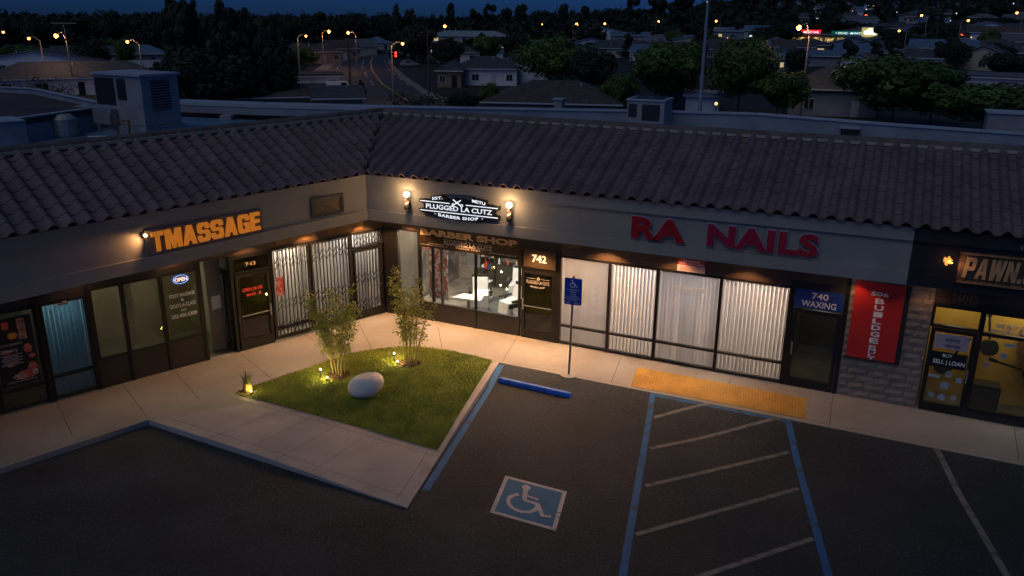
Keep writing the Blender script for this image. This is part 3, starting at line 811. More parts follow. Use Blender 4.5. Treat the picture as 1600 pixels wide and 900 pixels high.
# ------------------------------------------------------------------ folding security gates
def gate(fr, u0, u1, z0, z1, rows, n=-.06):
    b = MB(fr); step = .105; N = int((u1-u0)/step); us = [u0+(u1-u0)*i/N for i in range(N+1)]
    for u in us: b.box(u-.011, u+.011, n-.012, n+.012, z0, z1)
    for zc in rows:
        for i in range(N):
            for k, (za, zb) in enumerate(((zc-.17, zc), (zc, zc-.17), (zc, zc+.17), (zc+.17, zc))):
                if (i % 2 == 0) == (k % 2 == 0): b.bar((us[i], n-.018, za), (us[i+1], n-.018, zb), .030, .008)
    b.box(u0, u1, n-.012, n+.012, z1, z1+.03); b.box(u0, u1, n-.012, n+.012, z0-.03, z0)
    return b
GG = 'black folding security gates on the left wing'
tag(gate(WL, -3.62, -2.58, .32, 2.75, (.55, 1.22, 2.42)).build('folding_gate', m_mdark, recalc=False), 'black folding security gate on the window beside the dark door', 'security gate', GG)
tag(gate(WL, -2.45, -1.22, .32, 2.75, (.55, 1.22, 2.42)).build('folding_gate', m_mdark, recalc=False), 'black folding security gate across the middle window', 'security gate', GG)
tag(gate(WL, -1.06, -.10, .42, 2.25, (.62, 1.45)).build('folding_gate', m_mdark, recalc=False), 'black folding security gate over the door nearest the corner', 'security gate', GG)
tag(gate(WL, -1.06, -.10, 2.42, 2.78, (2.60,)).build('folding_gate', m_mdark, recalc=False), 'short black folding gate over the transom above the corner door', 'security gate', GG)

# ------------------------------------------------------------------ lettering
_fc = {}
def text_geo(txt, size=1.0, depth=.02, offset=0.0, xs=1.0, shear=0.0, space=1.0, res=3):
    cu = bpy.data.curves.new('t', 'FONT'); cu.body = txt; cu.size = size; cu.extrude = depth/2; cu.offset = offset
    cu.shear = shear; cu.space_character = space; cu.resolution_u = res; cu.align_x = 'LEFT'
    o = bpy.data.objects.new('t', cu); COL.objects.link(o)
    dg = bpy.context.evaluated_depsgraph_get(); me = bpy.data.meshes.new_from_object(o.evaluated_get(dg))
    vs = [(v.co.x*xs, v.co.y, v.co.z) for v in me.vertices]; fs = [tuple(p.vertices) for p in me.polygons]
    bpy.data.objects.remove(o); bpy.data.curves.remove(cu); bpy.data.meshes.remove(me)
    return vs, fs
def text(b, txt, u0, u1, z0, z1, n, depth=.02, offset=0.0, shear=0.0, arc=0.0, tilt=0.0, space=1.0, res=3):
    """fit the words in the box u0..u1 x z0..z1 on a wall frame; front face towards the lot"""
    vs, fs = text_geo(txt, 1.0, depth, offset, 1, shear, space, res)
    xs = [v[0] for v in vs]; ys = [v[1] for v in vs]; ax, bx_, ay, by_ = min(xs), max(xs), min(ys), max(ys)
    o = []
    for x, y, z in vs:
        t = (x-ax)/(bx_-ax); u = u0+(u1-u0)*t; v = z0+(z1-z0)*(y-ay)/(by_-ay)
        v += arc*(1-(2*t-1)**2) + tilt*(t-.5)
        o.append((u, n-z, v))
    b.add(o, fs)
    return b

BLK = {'T': [.9, [(0,1),(1,1),(1,.78),(.66,.78),(.66,0),(.34,0),(.34,.78),(0,.78)]],
 'M': [1.25, [(0,0),(0,1),(.36,1),(.5,.45),(.64,1),(1,1),(1,0),(.74,0),(.74,.62),(.58,0),(.42,0),(.26,.62),(.26,0)]],
 'A': [1.05, [(0,0),(.30,1),(.70,1),(1,0),(.68,0),(.63,.2),(.37,.2),(.32,0)], [(.42,.38),(.58,.38),(.50,.76)]],
 'S': [1.0, [(1,.68),(1,.87),(.86,1),(.14,1),(0,.87),(0,.55),(.14,.43),(.66,.43),(.66,.20),(.34,.20),(.34,.33),(0,.33),(0,.13),(.14,0),(.86,0),(1,.13),(1,.47),(.86,.60),(.34,.60),(.34,.80),(.66,.80),(.66,.68)]],
 'G': [1.0, [(1,.66),(1,.87),(.86,1),(.14,1),(0,.87),(0,.13),(.14,0),(.80,0),(.84,.06),(.86,0),(1,0),(1,.54),(.52,.54),(.52,.38),(.66,.38),(.66,.20),(.34,.20),(.34,.80),(.66,.80),(.66,.66)]],
 'E': [.85, [(0,0),(0,1),(1,1),(1,.80),(.38,.80),(.38,.61),(.92,.61),(.92,.41),(.38,.41),(.38,.20),(1,.20),(1,0)]],
 'P': [1.0, [(0,0),(0,1),(.86,1),(1,.88),(1,.50),(.86,.37),(.34,.37),(.34,0)], [(.34,.56),(.66,.56),(.66,.82),(.34,.82)]],
 'W': [1.35, [(0,1),(.12,0),(.40,0),(.5,.5),(.60,0),(.88,0),(1,1),(.76,1),(.72,.42),(.62,1),(.38,1),(.28,.42),(.24,1)]],
 'N': [1.05, [(0,0),(0,1),(.34,1),(.68,.45),(.68,1),(1,1),(1,0),(.66,0),(.32,.55),(.32,0)]],
 '.': [.35, [(0,0),(0,.2),(1,.2),(1,0)]]}
def block_text(b, txt, u0, u1, z0, z1, n, depth, grow=0.0, gap=.13, shear=0.0):
    tot = sum(BLK[c][0] for c in txt)+gap*(len(txt)-1); k = (u1-u0)/tot; u = u0; H_ = z1-z0
    for c in txt:
        wd = BLK[c][0]*k; cu = bpy.data.curves.new('g', 'CURVE'); cu.dimensions = '2D'; cu.fill_mode = 'BOTH'; cu.extrude = depth/2; cu.offset = grow
        for loop in BLK[c][1:]:
            sp = cu.splines.new('POLY'); sp.points.add(len(loop)-1); sp.use_cyclic_u = True
            for i, (x, y) in enumerate(loop): sp.points[i].co = (x*wd+shear*y*H_, y*H_, 0, 1)
        o = bpy.data.objects.new('g', cu); COL.objects.link(o); me = bpy.data.meshes.new_from_object(o.evaluated_get(bpy.context.evaluated_depsgraph_get()))
        b.add([(u+v.co.x, n-v.co.z, z0+v.co.y) for v in me.vertices], [tuple(p.vertices) for p in me.polygons])
        bpy.data.objects.remove(o); bpy.data.curves.remove(cu); bpy.data.meshes.remove(me); u += wd+gap*k
    return b
# TMASSAGE letter sign
m_or = mat('orange_letter', (.80, .28, .03), .4, emis=(1.0, .30, .03), estr=.32, var=.12, scale=5)
m_edge = mat('letter_edge', (.75, .70, .62), .5)
sg = empty('massage_sign', tuple(pt(FL, -5.05, -.04, 3.72)), 'wide orange block letters reading TMASSAGE on the left wing fascia', 'sign')
MB(FL).box(-6.62, -3.52, -.05, -.004, 3.70, 4.26).build('backing_panel', mat('sign_back', (.16, .14, .12), .7, var=.2, scale=3), sg)
b = MB(FL); block_text(b, 'TMASSAGE', -6.49, -3.62, 3.75, 4.21, -.10, .05); b.build('letters', m_or, sg)
b = MB(FL); block_text(b, 'TMASSAGE', -6.49, -3.62, 3.75, 4.21, -.065, .04, -.016); b.build('letter_edge', m_edge, sg)

# RA NAILS
m_red = mat('red_letter', (.40, .008, .016), .35, var=.1, scale=2)
m_mag = mat('magenta_letter', (.32, .012, .060), .35, col2=(.42, .016, .03), scale=.7)
sg = empty('nails_sign', tuple(pt(FR, 10.0, -.04, 3.7)), 'large red and magenta letters reading RA NAILS on the grey fascia', 'sign')
b = MB(FR); text(b, 'RA', 7.86, 9.22, 3.72, 4.28, -.10, .05, .045, space=1.07); b.build('letters', m_red, sg)
b = MB(FR); text(b, 'NAILS', 9.74, 12.28, 3.74, 4.28, -.10, .05, .045, space=1.07); o = b.build('letters', m_mag, sg)
b = MB(FR); text(b, 'RA', 7.835, 9.245, 3.695, 4.305, -.06, .03, .068, space=1.07); b.build('letter_edge', mat('silver_edge', (.45, .47, .50), .4, metal=.4), sg)
b = MB(FR); text(b, 'NAILS', 9.715, 12.305, 3.72, 4.305, -.06, .03, .068, space=1.07)
b.build('letter_edge', mat('silver_edge', (.45, .47, .50), .4, metal=.4), sg)
MB(FR).box(9.70, 12.32, -.055, -.004, 3.66, 3.715).build('raceway', mat('raceway', (.30, .26, .20), .7), sg)

# barber sign
m_blk = mat('sign_black', (.008, .008, .012), .4)
m_lit = emit('lit_white', (.82, .9, 1.0), .85)
sg = empty('barber_sign', tuple(pt(FR, 3.0, -.05, 3.7)), 'black shaped sign with glowing white words PLUGGED LA CUTZ on the fascia', 'sign')
b = MB(FR)
b.prism([(1.80,4.14),(1.80,4.06),(1.95,4.02),(1.95,3.90),(1.80,3.88),(1.80,3.79),(2.16,3.74),(2.22,3.70),(3.0,3.64),(3.75,3.68),(3.83,3.75),(4.24,3.79),(4.24,3.88),(4.10,3.91),(4.10,4.02),(4.24,4.06),(4.24,4.14),(3.86,4.18),(3.86,4.27),(3.45,4.33),(3.33,4.20),(3.2,4.24),(2.9,4.26),(2.68,4.21),(2.56,4.31),(2.16,4.24),(2.16,4.17)], -.12, -.005, axis='y')
b.build('sign_body', m_blk, sg)
b = MB(FR)
text(b, 'PLUGGED LA CUTZ', 2.02, 4.03, 3.905, 4.035, -.128, .012, .012, space=1.0)
text(b, 'BARBER SHOP', 2.40, 3.62, 3.715, 3.80, -.128, .012, .018, arc=-.035, space=1.1)
text(b, 'EST.', 2.22, 2.54, 4.175, 4.255, -.128, .012, .012, tilt=.05); text(b, 'METU', 3.44, 3.83, 4.175, 4.255, -.128, .012, .014, tilt=-.05)
for u0, u1, z in ((1.84, 2.75, 4.10), (3.25, 4.20, 4.10), (1.84, 4.20, 3.84)): b.box(u0, u1, -.134, -.122, z-.012, z+.012)
for (x0, z0, x1, z1) in ((2.86, 4.06, 3.10, 4.22), (2.86, 4.22, 3.10, 4.06)): b.bar((x0, -.13, z0), (x1, -.13, z1), .03, .012, up=(0,1,0))
for x in (2.86, 3.12):
    for q in arc_poly(x, 4.075, .022, .042, 0, 360, 14): b.prism(q, -.134, -.122, axis='y')
for x in (2.30, 3.74): b.box(x-.012, x+.012, -.134, -.122, 3.76, 3.784)
b.build('glowing_letters', m_lit, sg)

# barber pole sconces
def stripe_mat():
    m = bpy.data.materials.new('pole_stripes'); m.use_nodes = True; n = m.node_tree; b = n.nodes['Principled BSDF']
    tc = n.nodes.new('ShaderNodeTexCoord'); sp = n.nodes.new('ShaderNodeSeparateXYZ'); n.links.new(tc.outputs['Object'], sp.inputs[0])
    at_ = n.nodes.new('ShaderNodeMath'); at_.operation = 'ARCTAN2'; n.links.new(sp.outputs[0], at_.inputs[0]); n.links.new(sp.outputs[1], at_.inputs[1])
    ma = n.nodes.new('ShaderNodeMath'); ma.operation = 'MULTIPLY_ADD'; n.links.new(sp.outputs[2], ma.inputs[0]); ma.inputs[1].default_value = 44
    n.links.new(at_.outputs[0], ma.inputs[2])
    si = n.nodes.new('ShaderNodeMath'); si.operation = 'SINE'; n.links.new(ma.outputs[0], si.inputs[0])
    r = n.nodes.new('ShaderNodeValToRGB'); r.color_ramp.interpolation = 'CONSTANT'
    r.color_ramp.elements[0].color = (.16, .05, .02, 1); r.color_ramp.elements[1].position = .3; r.color_ramp.elements[1].color = (1, .78, .45, 1)
    n.links.new(si.outputs[0], r.inputs[0]); n.links.new(r.outputs[0], b.inputs['Emission Color']); n.links.new(r.outputs[0], b.inputs['Base Color'])
    b.inputs['Emission Strength'].default_value = 1.3
    return m
m_stripe = stripe_mat(); m_globe = emit('globe', (1, .78, .48), 5)
def light(kind, name, loc, energy, col=(1, .62, .32), size=.1, parent=None, spot=None, blend=.6, aim=None):
    d = bpy.data.lights.new(name, kind); d.energy = energy; d.color = col
    if kind in ('POINT', 'SPOT'): d.shadow_soft_size = size
    if kind == 'AREA': d.size = size
    if spot: d.spot_size = R_(spot); d.spot_blend = blend
    o = bpy.data.objects.new(name, d); COL.objects.link(o)
    if aim is not None: o.rotation_euler = Vector(aim).to_track_quat('-Z', 'Y').to_euler()
    if parent: o.parent = parent; o.location = Vector(loc)-Vector(parent['_w'])
    else: o.location = loc
    return o
WARM = (1.0, .48, .19)
def sconce(u, lab):
    c = pt(FR, u, -.13, 4.02); r = empty('barber_pole_lamp', tuple(c), lab, 'wall lamp', 'lit barber pole lamps on the fascia')
    MB().lathe(c, [(.03,-.24),(.075,-.22),(.085,-.15),(.07,-.12),(.055,-.10)], 14).build('lower_cup', m_mdark, r)
    MB().lathe(c, [(.05,-.10),(.05,.08)], 14).build('striped_tube', m_stripe, r, smooth_=True)
    MB().lathe(c, [(.06,.08),(.075,.10),(.06,.13)], 14).build('collar', m_mdark, r)
    MB().ball(c+Vector((0,0,.21)), .085, 10).build('globe', m_globe, r, smooth_=True)
    MB(FR).box(u-.03, u+.03, -.13, -.0, 4.02-.19, 4.02-.15).box(u-.045, u+.045, -.02, -.003, 3.80, 4.0).build('bracket', m_mdark, r)
    light('POINT', 'lamp_light', pt(FR, u, -.28, 4.24), 24, (1, .62, .30), .09, r)
    return r
sconce(1.41, 'lit barber pole lamp left of the glowing barber sign, nearest the roof corner')
sconce(4.53, 'lit barber pole lamp right of the glowing barber sign')

# frame sign on left fascia
sg = empty('framed_sign', tuple(pt(FL, -1.4, -.04, 3.73)), 'small dark framed plaque on the left fascia near the inside corner', 'sign')
b = MB(FL); b.box(-1.97,-.88,-.06,-.003,3.72,3.79); b.box(-1.97,-.88,-.06,-.003,4.19,4.26); b.box(-1.97,-1.88,-.06,-.003,3.79,4.19); b.box(-.97,-.88,-.06,-.003,3.79,4.19)
b.build('frame', mat('blue_black', (.02, .026, .036), .5), sg)
MB(FL).box(-1.88,-.97,-.03,-.003,3.79,4.19).build('plaque_face', mat('plaque', (.05, .035, .018), .5, col2=(.22, .13, .04), scale=3, thresh=(.45, .8)), sg)
b = MB(FL)
for k in range(3): b.tube([(-1.75+.7*t/12, -.035, 3.88+.06*k+.05*math.sin(t*.9+k)) for t in range(13)], .006, 5)
b.build('painted_line', mat('gold_line', (.35, .20, .06), .5), sg)

# wall flood lamps on fascias
def flood(fr, u, z, lab, aim, energy, strength, spot=70, r=.05, col=WARM):
    c = pt(fr, u, -.06, z); e = empty('flood_lamp', tuple(c), lab, 'wall lamp')
    b = MB(fr); b.box(u-.05, u+.05, -.05, -.003, z-.05, z+.05); b.build('housing', m_mdark, e)
    MB().ball(c+ (fr.to_3x3() @ Vector((0,-.04,0))), r, 8).build('bulb', emit('bulb_%s' % strength, (1, .62, .26), strength), e, smooth_=True)
    a = fr.to_3x3() @ Vector(aim)
    light('SPOT', 'lamp_light', pt(fr, u, -.18, z), energy, col, .04, e, spot=spot, blend=.9, aim=a)
    return e
flood(FL, -6.62, 4.17, 'small glowing lamp at the left end of the orange letters', (-1, .55, -.55), 26, 14, 95, .035)

# PAWN sign
m_pw = mat('tan_letter', (.52, .32, .14), .6, var=.2, scale=4)
sg = empty('pawn_sign', tuple(pt(FR, 16.2, -.04, 3.55)), 'brown sign with tan capital letters reading PAWN at the right edge', 'sign')
MB(FR).box(15.15, 18.6, -.12, -.003, 3.56, 4.24).build('sign_panel', mat('pawn_brown', (.08, .045, .025), .7, var=.3, scale=3), sg)
b = MB(FR); block_text(b, 'PAWN.SHOP' [:6], 15.24, 16.58, 3.69, 4.14, -.135, .03, shear=.10); b.build('letters', m_pw, sg)
b = MB(FR); b.box(15.15, 18.6, -.15, -.121, 4.205, 4.24); b.box(15.15, 18.6, -.15, -.121, 3.565, 3.60)
for k in range(14): b.box(15.2+k*.14, 15.26+k*.14+.05*(k%2), -.13, -.1205, 3.61, 3.63)
b.build('trim_strip', mat('tan_trim', (.30, .17, .07), .6, var=.3, scale=6), sg)
fl = flood(FR, 14.93, 4.0, 'rough glowing amber lamp left of the pawn letters', (1.0, -.25, -.1), 75, 3.0, 120, .05, (1, .5, .18))
b = MB(); rr = random.Random(1); c = pt(FR, 14.93, -.12, 4.0)
for k in range(26):
    d = Vector((rr.uniform(-1,1), rr.uniform(-1,1), rr.uniform(-1.3,1.3))).normalized(); b.bar(c+d*.03, c+d*rr.uniform(.08, .13), .035, .02)
b.build('glass_facets', emit('amber', (1, .42, .08), .9), fl)

# downspout elbow
b = MB(); a = pt(FR, 16.32, -.16, 4.92); b.tube([a, pt(FR, 16.34, -.20, 4.72), pt(FR, 16.33, -.19, 4.52), pt(FR, 16.28, -.08, 4.44)], [.05,.055,.06,.06], 10)
tag(b.build('downspout', mat('blue_pipe', (.06, .17, .30), .5, var=.2, scale=4)), 'short blue drain pipe elbow hanging from the roof edge above the pawn sign', 'drain pipe')

# window and door lettering, plates
def sign_thing(fr, name, lab, cat, panel_=None, pm=None, texts=(), tm=None, n=-.045, parts=()):
    u, z = (panel_[0], panel_[2]) if panel_ else (texts[0][1], texts[0][3])
    e = empty(name, tuple(pt(fr, u, n, z)), lab, cat)
    if panel_: MB(fr).box(panel_[0], panel_[1], n, n+.012, panel_[2], panel_[3]).build('panel', pm, e)
    if texts:
        b = MB(fr)
        for t in texts: text(b, t[0], t[1], t[2], t[3], t[4], n-.006, .006, t[5] if len(t) > 5 else .01, arc=t[6] if len(t) > 6 else 0)
        b.build('lettering', tm, e)
    return e
m_wl = mat('white_letter', (.86, .86, .84), .5); m_cream = mat('cream_letter', (.62, .42, .20), .5); m_rl = mat('red_text', (.65, .05, .03), .5, emis=(1,.08,.04), estr=.25)
sign_thing(WR, 'number_sign', 'white number 742 on the panel above the barber door', 'sign', (4.72, 5.70, 2.27, 2.80), mat('bronze_panel', (.055, .038, .020), .5), [('742', 4.98, 5.42, 2.44, 2.66, .03)], m_wl)
sign_thing(WR, 'waxing_sign', 'blue sign above a door reading 740 WAXING', 'sign', (12.04, 13.14, 2.25, 2.72), mat('sign_blue', (.010, .045, .24), .5), [('740', 12.42, 12.80, 2.50, 2.66, .015), ('WAXING', 12.20, 13.00, 2.29, 2.45, .015)], m_wl)
sign_thing(WR, 'phone_number', 'white phone number lettering on the third salon window', 'lettering', None, None, [('323-465-3775', 9.02, 9.82, 2.25, 2.35, .015)], m_wl, n=-.03)
e = sign_thing(WR, 'notice_plate', 'small red and white notice plate fixed above the salon windows', 'sign', (9.08, 9.80, 2.76, 3.10), mat('plate_white', (.55, .53, .52), .6),
    [('SUPERVISED', 9.22, 9.66, 3.02, 3.065, .01), ('FIXED ONLY HERE', 9.13, 9.75, 2.955, 3.00, .01)], m_wl, n=-.06)
MB(WR).box(9.08, 9.80, -.064, -.061, 2.93, 3.095).build('red_band', mat('plate_red', (.42, .02, .02), .6), e)
b = MB(WR)
for k in range(5): b.box(9.14+.02*(k%2), 9.72-.06*(k%3), -.064, -.0605, 2.79+k*.026, 2.798+k*.026)
b.build('small_print', mat('print_red', (.35, .03, .03), .6), e)
# barber window film lettering
m_goldl = mat('gold_letter', (.85, .55, .26), .45, var=.15, scale=6)
e = sign_thing(WR, 'window_lettering', 'gold words BARBER SHOP with white lettering across the dark barber window top', 'lettering', None, None, [('BARBER SHOP', 1.35, 4.52, 2.80, 2.99, .05)], m_goldl, n=-.026)
b = MB(WR)
text(b, 'PLUGGED LA CUTZ', 2.15, 3.72, 2.60, 2.70, -.028, .006, .012); text(b, '333-HHL.SZUF', 3.62, 4.50, 2.50, 2.55, -.028, .006, .012)
text(b, 'BARBER SHOP', 2.55, 3.35, 2.52, 2.56, -.028, .006, .008, arc=-.012, space=1.4); text(b, 'FADES SHAVES', 1.62, 2.1, 2.555, 2.58, -.028, .006, .005)
text(b, 'OPEN DAILY', 1.34, 2.3, 2.50, 2.525, -.028, .006, .005)
for u0, u1, z in ((2.12, 2.8, 2.735), (3.08, 3.74, 2.735), (2.12, 3.74, 2.585)): b.box(u0, u1, -.031, -.026, z-.005, z+.005)
for x in (2.88, 3.0):
    for q in arc_poly(x, 2.735, .022, .036, 0, 360, 12): b.prism(q, -.031, -.026, axis='y')
b.build('white_lettering', mat('film_white', (.62, .56, .48), .5), e)
b = MB(WR)
text(b, 'PLUGGED LA CUTZ', 4.82, 5.52, 1.80, 1.90, -.04, .005, .01); text(b, 'BARBER SHOP', 4.95, 5.38, 1.70, 1.75, -.04, .005, .01, arc=-.02)
for u0, u1, z in ((4.82, 5.1, 1.96), (5.26, 5.52, 1.96)): b.box(u0, u1, -.043, -.038, z-.006, z+.006)
for q in arc_poly(5.18, 1.96, .025, .045, 0, 360, 12): b.prism(q, -.043, -.038, axis='y')
tag(b.build('door_lettering', mat('film_white', (.5, .5, .5))), 'small white shop emblem lettering on the dark barber door', 'lettering')
# left wing lettering
sign_thing(WL, 'window_lettering', 'white lines reading FOOT MASSAGE with a phone number on the dark left wing window', 'lettering', None, None,
    [('FOOT MASSAGE', -6.55, -5.90, 2.05, 2.15, .015), ('&', -6.27, -6.18, 1.93, 2.0, .01), ("DOG'S-A-CLASE", -6.55, -5.90, 1.78, 1.88, .012), ('AO', -6.30, -6.16, 1.66, 1.73, .01), ('332.400.5309', -6.55, -5.90, 1.50, 1.60, .015)], m_wl, n=-.035)
e = empty('open_sign', tuple(pt(WL, -6.2, -.04, 2.45)), 'blue oval neon sign reading OPEN in the left wing window', 'neon sign')
b = MB(WL)
for q in arc_poly(0, 0, .93, 1.0, 0, 360, 30): b.prism([(-6.21+x*.20, 2.51+y*.115) for x, y in q], -.05, -.035, axis='y')
b.build('neon_ring', emit('neon_blue', (.18, .38, 1), 1.6), e)
b = MB(WL); text(b, 'OPEN', -6.37, -6.05, 2.46, 2.56, -.05, .01, .012); b.build('neon_letters', emit('neon_pink', (1, .75, .65), 1.3), e)
sign_thing(WL, 'number_sign', 'small cream number 743 above the dark left wing door', 'sign', None, None, [('743', -4.46, -4.16, 2.50, 2.61, .03)], m_cream, n=-.035)
sign_thing(WL, 'door_lettering', 'red lettering on the dark left wing door', 'lettering', None, None, [('OPEN 24 HR', -4.62, -4.02, 1.80, 1.90, .015), ('MASS . B', -4.5, -4.08, 1.66, 1.74, .012)], m_rl, n=-.045)
e = sign_thing(WL, 'gate_poster', 'small red and pink poster tied to the folding gate', 'poster', (-3.66, -3.42, 1.50, 2.02), mat('poster_red', (.45, .04, .04), .6, col2=(.55, .35, .38), scale=9, thresh=(.48, .52)), (), None, n=-.10)
e = sign_thing(WL, 'small_plate', 'tiny white plate at the top of the turquoise window', 'sign', (-9.12, -8.86, 2.45, 2.52), mat('plate_grey', (.5, .5, .5), .6), [('PARKING', -9.10, -8.88, 2.465, 2.505, .006)], m_mdark, n=-.03)
MB(WL).box(-9.0, -8.9, -.03, -.02, 2.53, 2.55).build('clip', m_white, e)

# food poster in left window
e = empty('food_poster', tuple(pt(WL, -10.05, -.03, .75)), 'tall black poster with desserts and red fruit pictures in the leftmost window', 'poster')
MB(WL).box(-10.56+.06, -9.70, -.036, -.030, .78, 2.42).build('poster_sheet', mat('poster_black', (.012, .011, .012), .5, var=.4, scale=4), e)
def blob(fr, n, parts_, m, name, parent):
    for (u, z, a, c_) in parts_:
        b = MB(fr); k = 18; b.prism([(u+a*math.cos(2*math.pi*i/k)*(1+.1*math.sin(i*1.7)), z+c_*math.sin(2*math.pi*i/k)*(1+.1*math.cos(i*2.1))) for i in range(k)], n-.004, n, axis='y')
        b.build(name, m, parent)
blob(WL, -.037, [(-9.98,1.0,.20,.11),(-9.82,1.12,.10,.16),(-10.3,1.62,.10,.05),(-9.86,1.62,.09,.11),(-9.80,1.42,.07,.05)], mat('pic_red', (.40, .035, .025), .6, col2=(.5, .25, .16), scale=14), 'fruit_picture', e)
blob(WL, -.042, [(-10.12,.98,.14,.07),(-9.8,1.02,.07,.08),(-10.25,1.30,.08,.05)], mat('pic_white', (.5, .42, .36), .6, col2=(.2, .08, .05), scale=16), 'dessert_picture', e)
blob(WL, -.037, [(-10.12,1.98,.10,.08)], mat('pic_orange', (.55, .24, .04), .6), 'orange_bowl', e)
b = MB(WL); b.box(-10.0, -9.84, -.042, -.037, 1.86, 2.36); b.build('drink_picture', mat('pic_brown', (.18, .06, .03), .6, col2=(.4, .3, .25), scale=12), e)
b = MB(WL); b.box(-10.30, -10.17, -.042, -.037, 2.16, 2.32); b.build('red_tag', mat('tag_red', (.6, .08, .04), .6), e)
b = MB(WL)
text(b, 'WATER DESSERTS', -10.44, -9.95, 1.76, 1.80, -.04, .004, .005); text(b, 'Dinery', -10.44, -10.06, 1.58, 1.68, -.04, .004, .01)
for k in range(7): b.box(-10.44+.03*(k%3), -10.0-.08*(k%2), -.042, -.037, 1.30+k*.038, 1.312+k*.038)
b.box(-10.40, -9.78, -.042, -.037, .86, .87)
b.build('white_print', mat('print_white', (.5, .5, .48), .6), e)

# red banner
m_ban = mat('banner_red', (.50, .018, .014), .5, col2=(.62, .03, .02), scale=1.2)
e = empty('red_banner', tuple(pt(WR, 13.9, -.06, 1.18)), 'tall red banner with white vertical lettering on the stone wall', 'banner')
MB(WR).box(13.36, 14.44, -.075, -.055, 1.20, 3.12).build('banner_cloth', m_ban, e)
b = MB(WR); b.box(14.441, 14.55, -.07, -.035, 1.16, 3.12); b.box(13.30, 14.441, -.07, -.035, 1.16, 1.199); b.build('frame', m_mdark, e)
b = MB(WR); text(b, 'S06', 13.72, 14.10, 2.80, 2.90, -.08, .006, .02)
for i, ch in enumerate('BUILDGE'): 
    z1 = 2.74-i*.165; text(b, ch, 13.83, 14.03, z1-.13, z1, -.08, .006, .03)
for i, ch in enumerate('EMULT'):
    z1 = 1.54+.10*0-i*.075+.02; text(b, ch, 13.84, 14.0, z1-.058, z1, -.08, .006, .02)
b.build('lettering', m_wl, e)

# pawn signs and stickers
sign_thing(WR, 'loan_sign', 'black sign reading SELL | LOAN on the pawn shop door', 'sign', (15.19, 15.93, 1.28, 1.66), mat('loan_black', (.008, .008, .008), .5), [('SELL | LOAN', 15.24, 15.90, 1.34, 1.47, .02), ('BUY', 15.42, 15.62, 1.54, 1.62, .01)], m_wl)
sign_thing(WR, 'coffee_sign', 'pale blue and pink notice above the black loan sign', 'sign', (15.22, 15.90, 1.74, 2.10), mat('pale_notice', (.26, .30, .42), .6, col2=(.45, .33, .36), scale=4), [('NOTICE', 15.42, 15.72, 1.94, 2.0, .006), ('CENTER', 15.42, 15.74, 1.80, 1.86, .008)], m_mdark)
e = sign_thing(WR, 'address_plaque', 'brown plaque with carved figures above the pawn door', 'sign', (15.12, 15.98, 2.84, 3.16), mat('plaque_brown', (.09, .045, .022), .7), [('26045', 15.40, 15.92, 2.90, 3.10, .01)], mat('plaque_gold', (.30, .14, .05), .6), n=-.035)
e = sign_thing(WR, 'window_notice', 'blue and white lettering at the top of the pawn window', 'lettering', None, None, [('WE BUY GOLD', 16.35, 17.15, 2.42, 2.52, .015), ('JEWELRY & COINS', 16.25, 17.25, 2.29, 2.38, .01)], mat('notice_blue', (.30, .36, .5), .5), n=-.03)
GS = 'round and square stickers on the pawn shop glass'
sq = [(15.33,.56,'s','small square blue sticker at the bottom left of the pawn door'),(15.55,.54,'r','round white ringed sticker at the bottom middle of the pawn door'),(15.80,.56,'s','small square sticker at the bottom right of the pawn door'),
      (15.57,.84,'r','large round blue sticker above the bottom row on the pawn door'),(15.62,1.12,'r','round grey sticker just under the black loan sign'),(15.32,1.04,'w','wide pale sticker at the left under the loan sign'),
      (16.62,1.78,'r','round pale blue emblem on the pawn window'),(16.72,2.05,'w','small white sticker on the upper pawn window'),(16.33,1.52,'s','small red sticker near the pawn door on the window'),(15.84,1.02,'s','tiny pale sticker at the right under the loan sign')]
m_s1 = mat('sticker_blue', (.18, .28, .42), .5, col2=(.45, .5, .55), scale=30); m_s2 = mat('sticker_grey', (.35, .37, .36), .5, col2=(.15, .17, .2), scale=25)
for i, (u, z, k, lab) in enumerate(sq):
    b = MB(WR)
    if k == 'r':
        r_ = .085 if i != 3 else .10
        for q in arc_poly(u, z, 0.0, r_*.72, 0, 360, 18)+arc_poly(u, z, r_*.82, r_, 0, 360, 18): b.prism(q, -.038, -.033, axis='y')
    elif k == 's': b.box(u-.06, u+.06, -.038, -.033, z-.06, z+.06)
    else: b.box(u-.12, u+.12, -.038, -.033, z-.035, z+.035)
    m = m_s1 if i % 2 else m_s2
    if i == 8: m = mat('sticker_red', (.35, .06, .05), .5, col2=(.4, .4, .45), scale=20)
    tag(b.build('sticker', m), lab, 'sticker', GS)

# things in the pawn window
m_dk = mat('dark_goods', (.02, .022, .02), .5)
def guitar(u, z, n, lab, tilt=0.0, m=m_dk):
    b = MB(WR); f_ = lambda x, y: (u+x*math.cos(tilt)-y*math.sin(tilt), z+x*math.sin(tilt)+y*math.cos(tilt))
    pr = []
    for i in range(40):
        a = 2*math.pi*i/40; r_ = .19+.045*math.cos(2*a) - .03*math.sin(a); pr.append(f_(r_*.85*math.cos(a), r_*1.25*math.sin(a)))
    b.prism(pr, n, n+.09, axis='y')
    e = empty('guitar', tuple(pt(WR, u, n, z)), lab, 'guitar', 'instruments hanging in the pawn shop window'); b.build('body', m, e)
    p, q = f_(0, .2), f_(0, .75); MB(WR).bar((p[0], n-.01, p[1]), (q[0], n-.01, q[1]), .05, .03, up=(0,1,0)).build('neck', m_mdark, e)
    p, q = f_(0, .75), f_(0, .92); MB(WR).bar((p[0], n-.01, p[1]), (q[0], n-.01, q[1]), .09, .03, up=(0,1,0)).build('headstock', m_mdark, e)
guitar(16.42, 1.62, .9, 'dark guitar hanging upright behind the pawn window', .15)
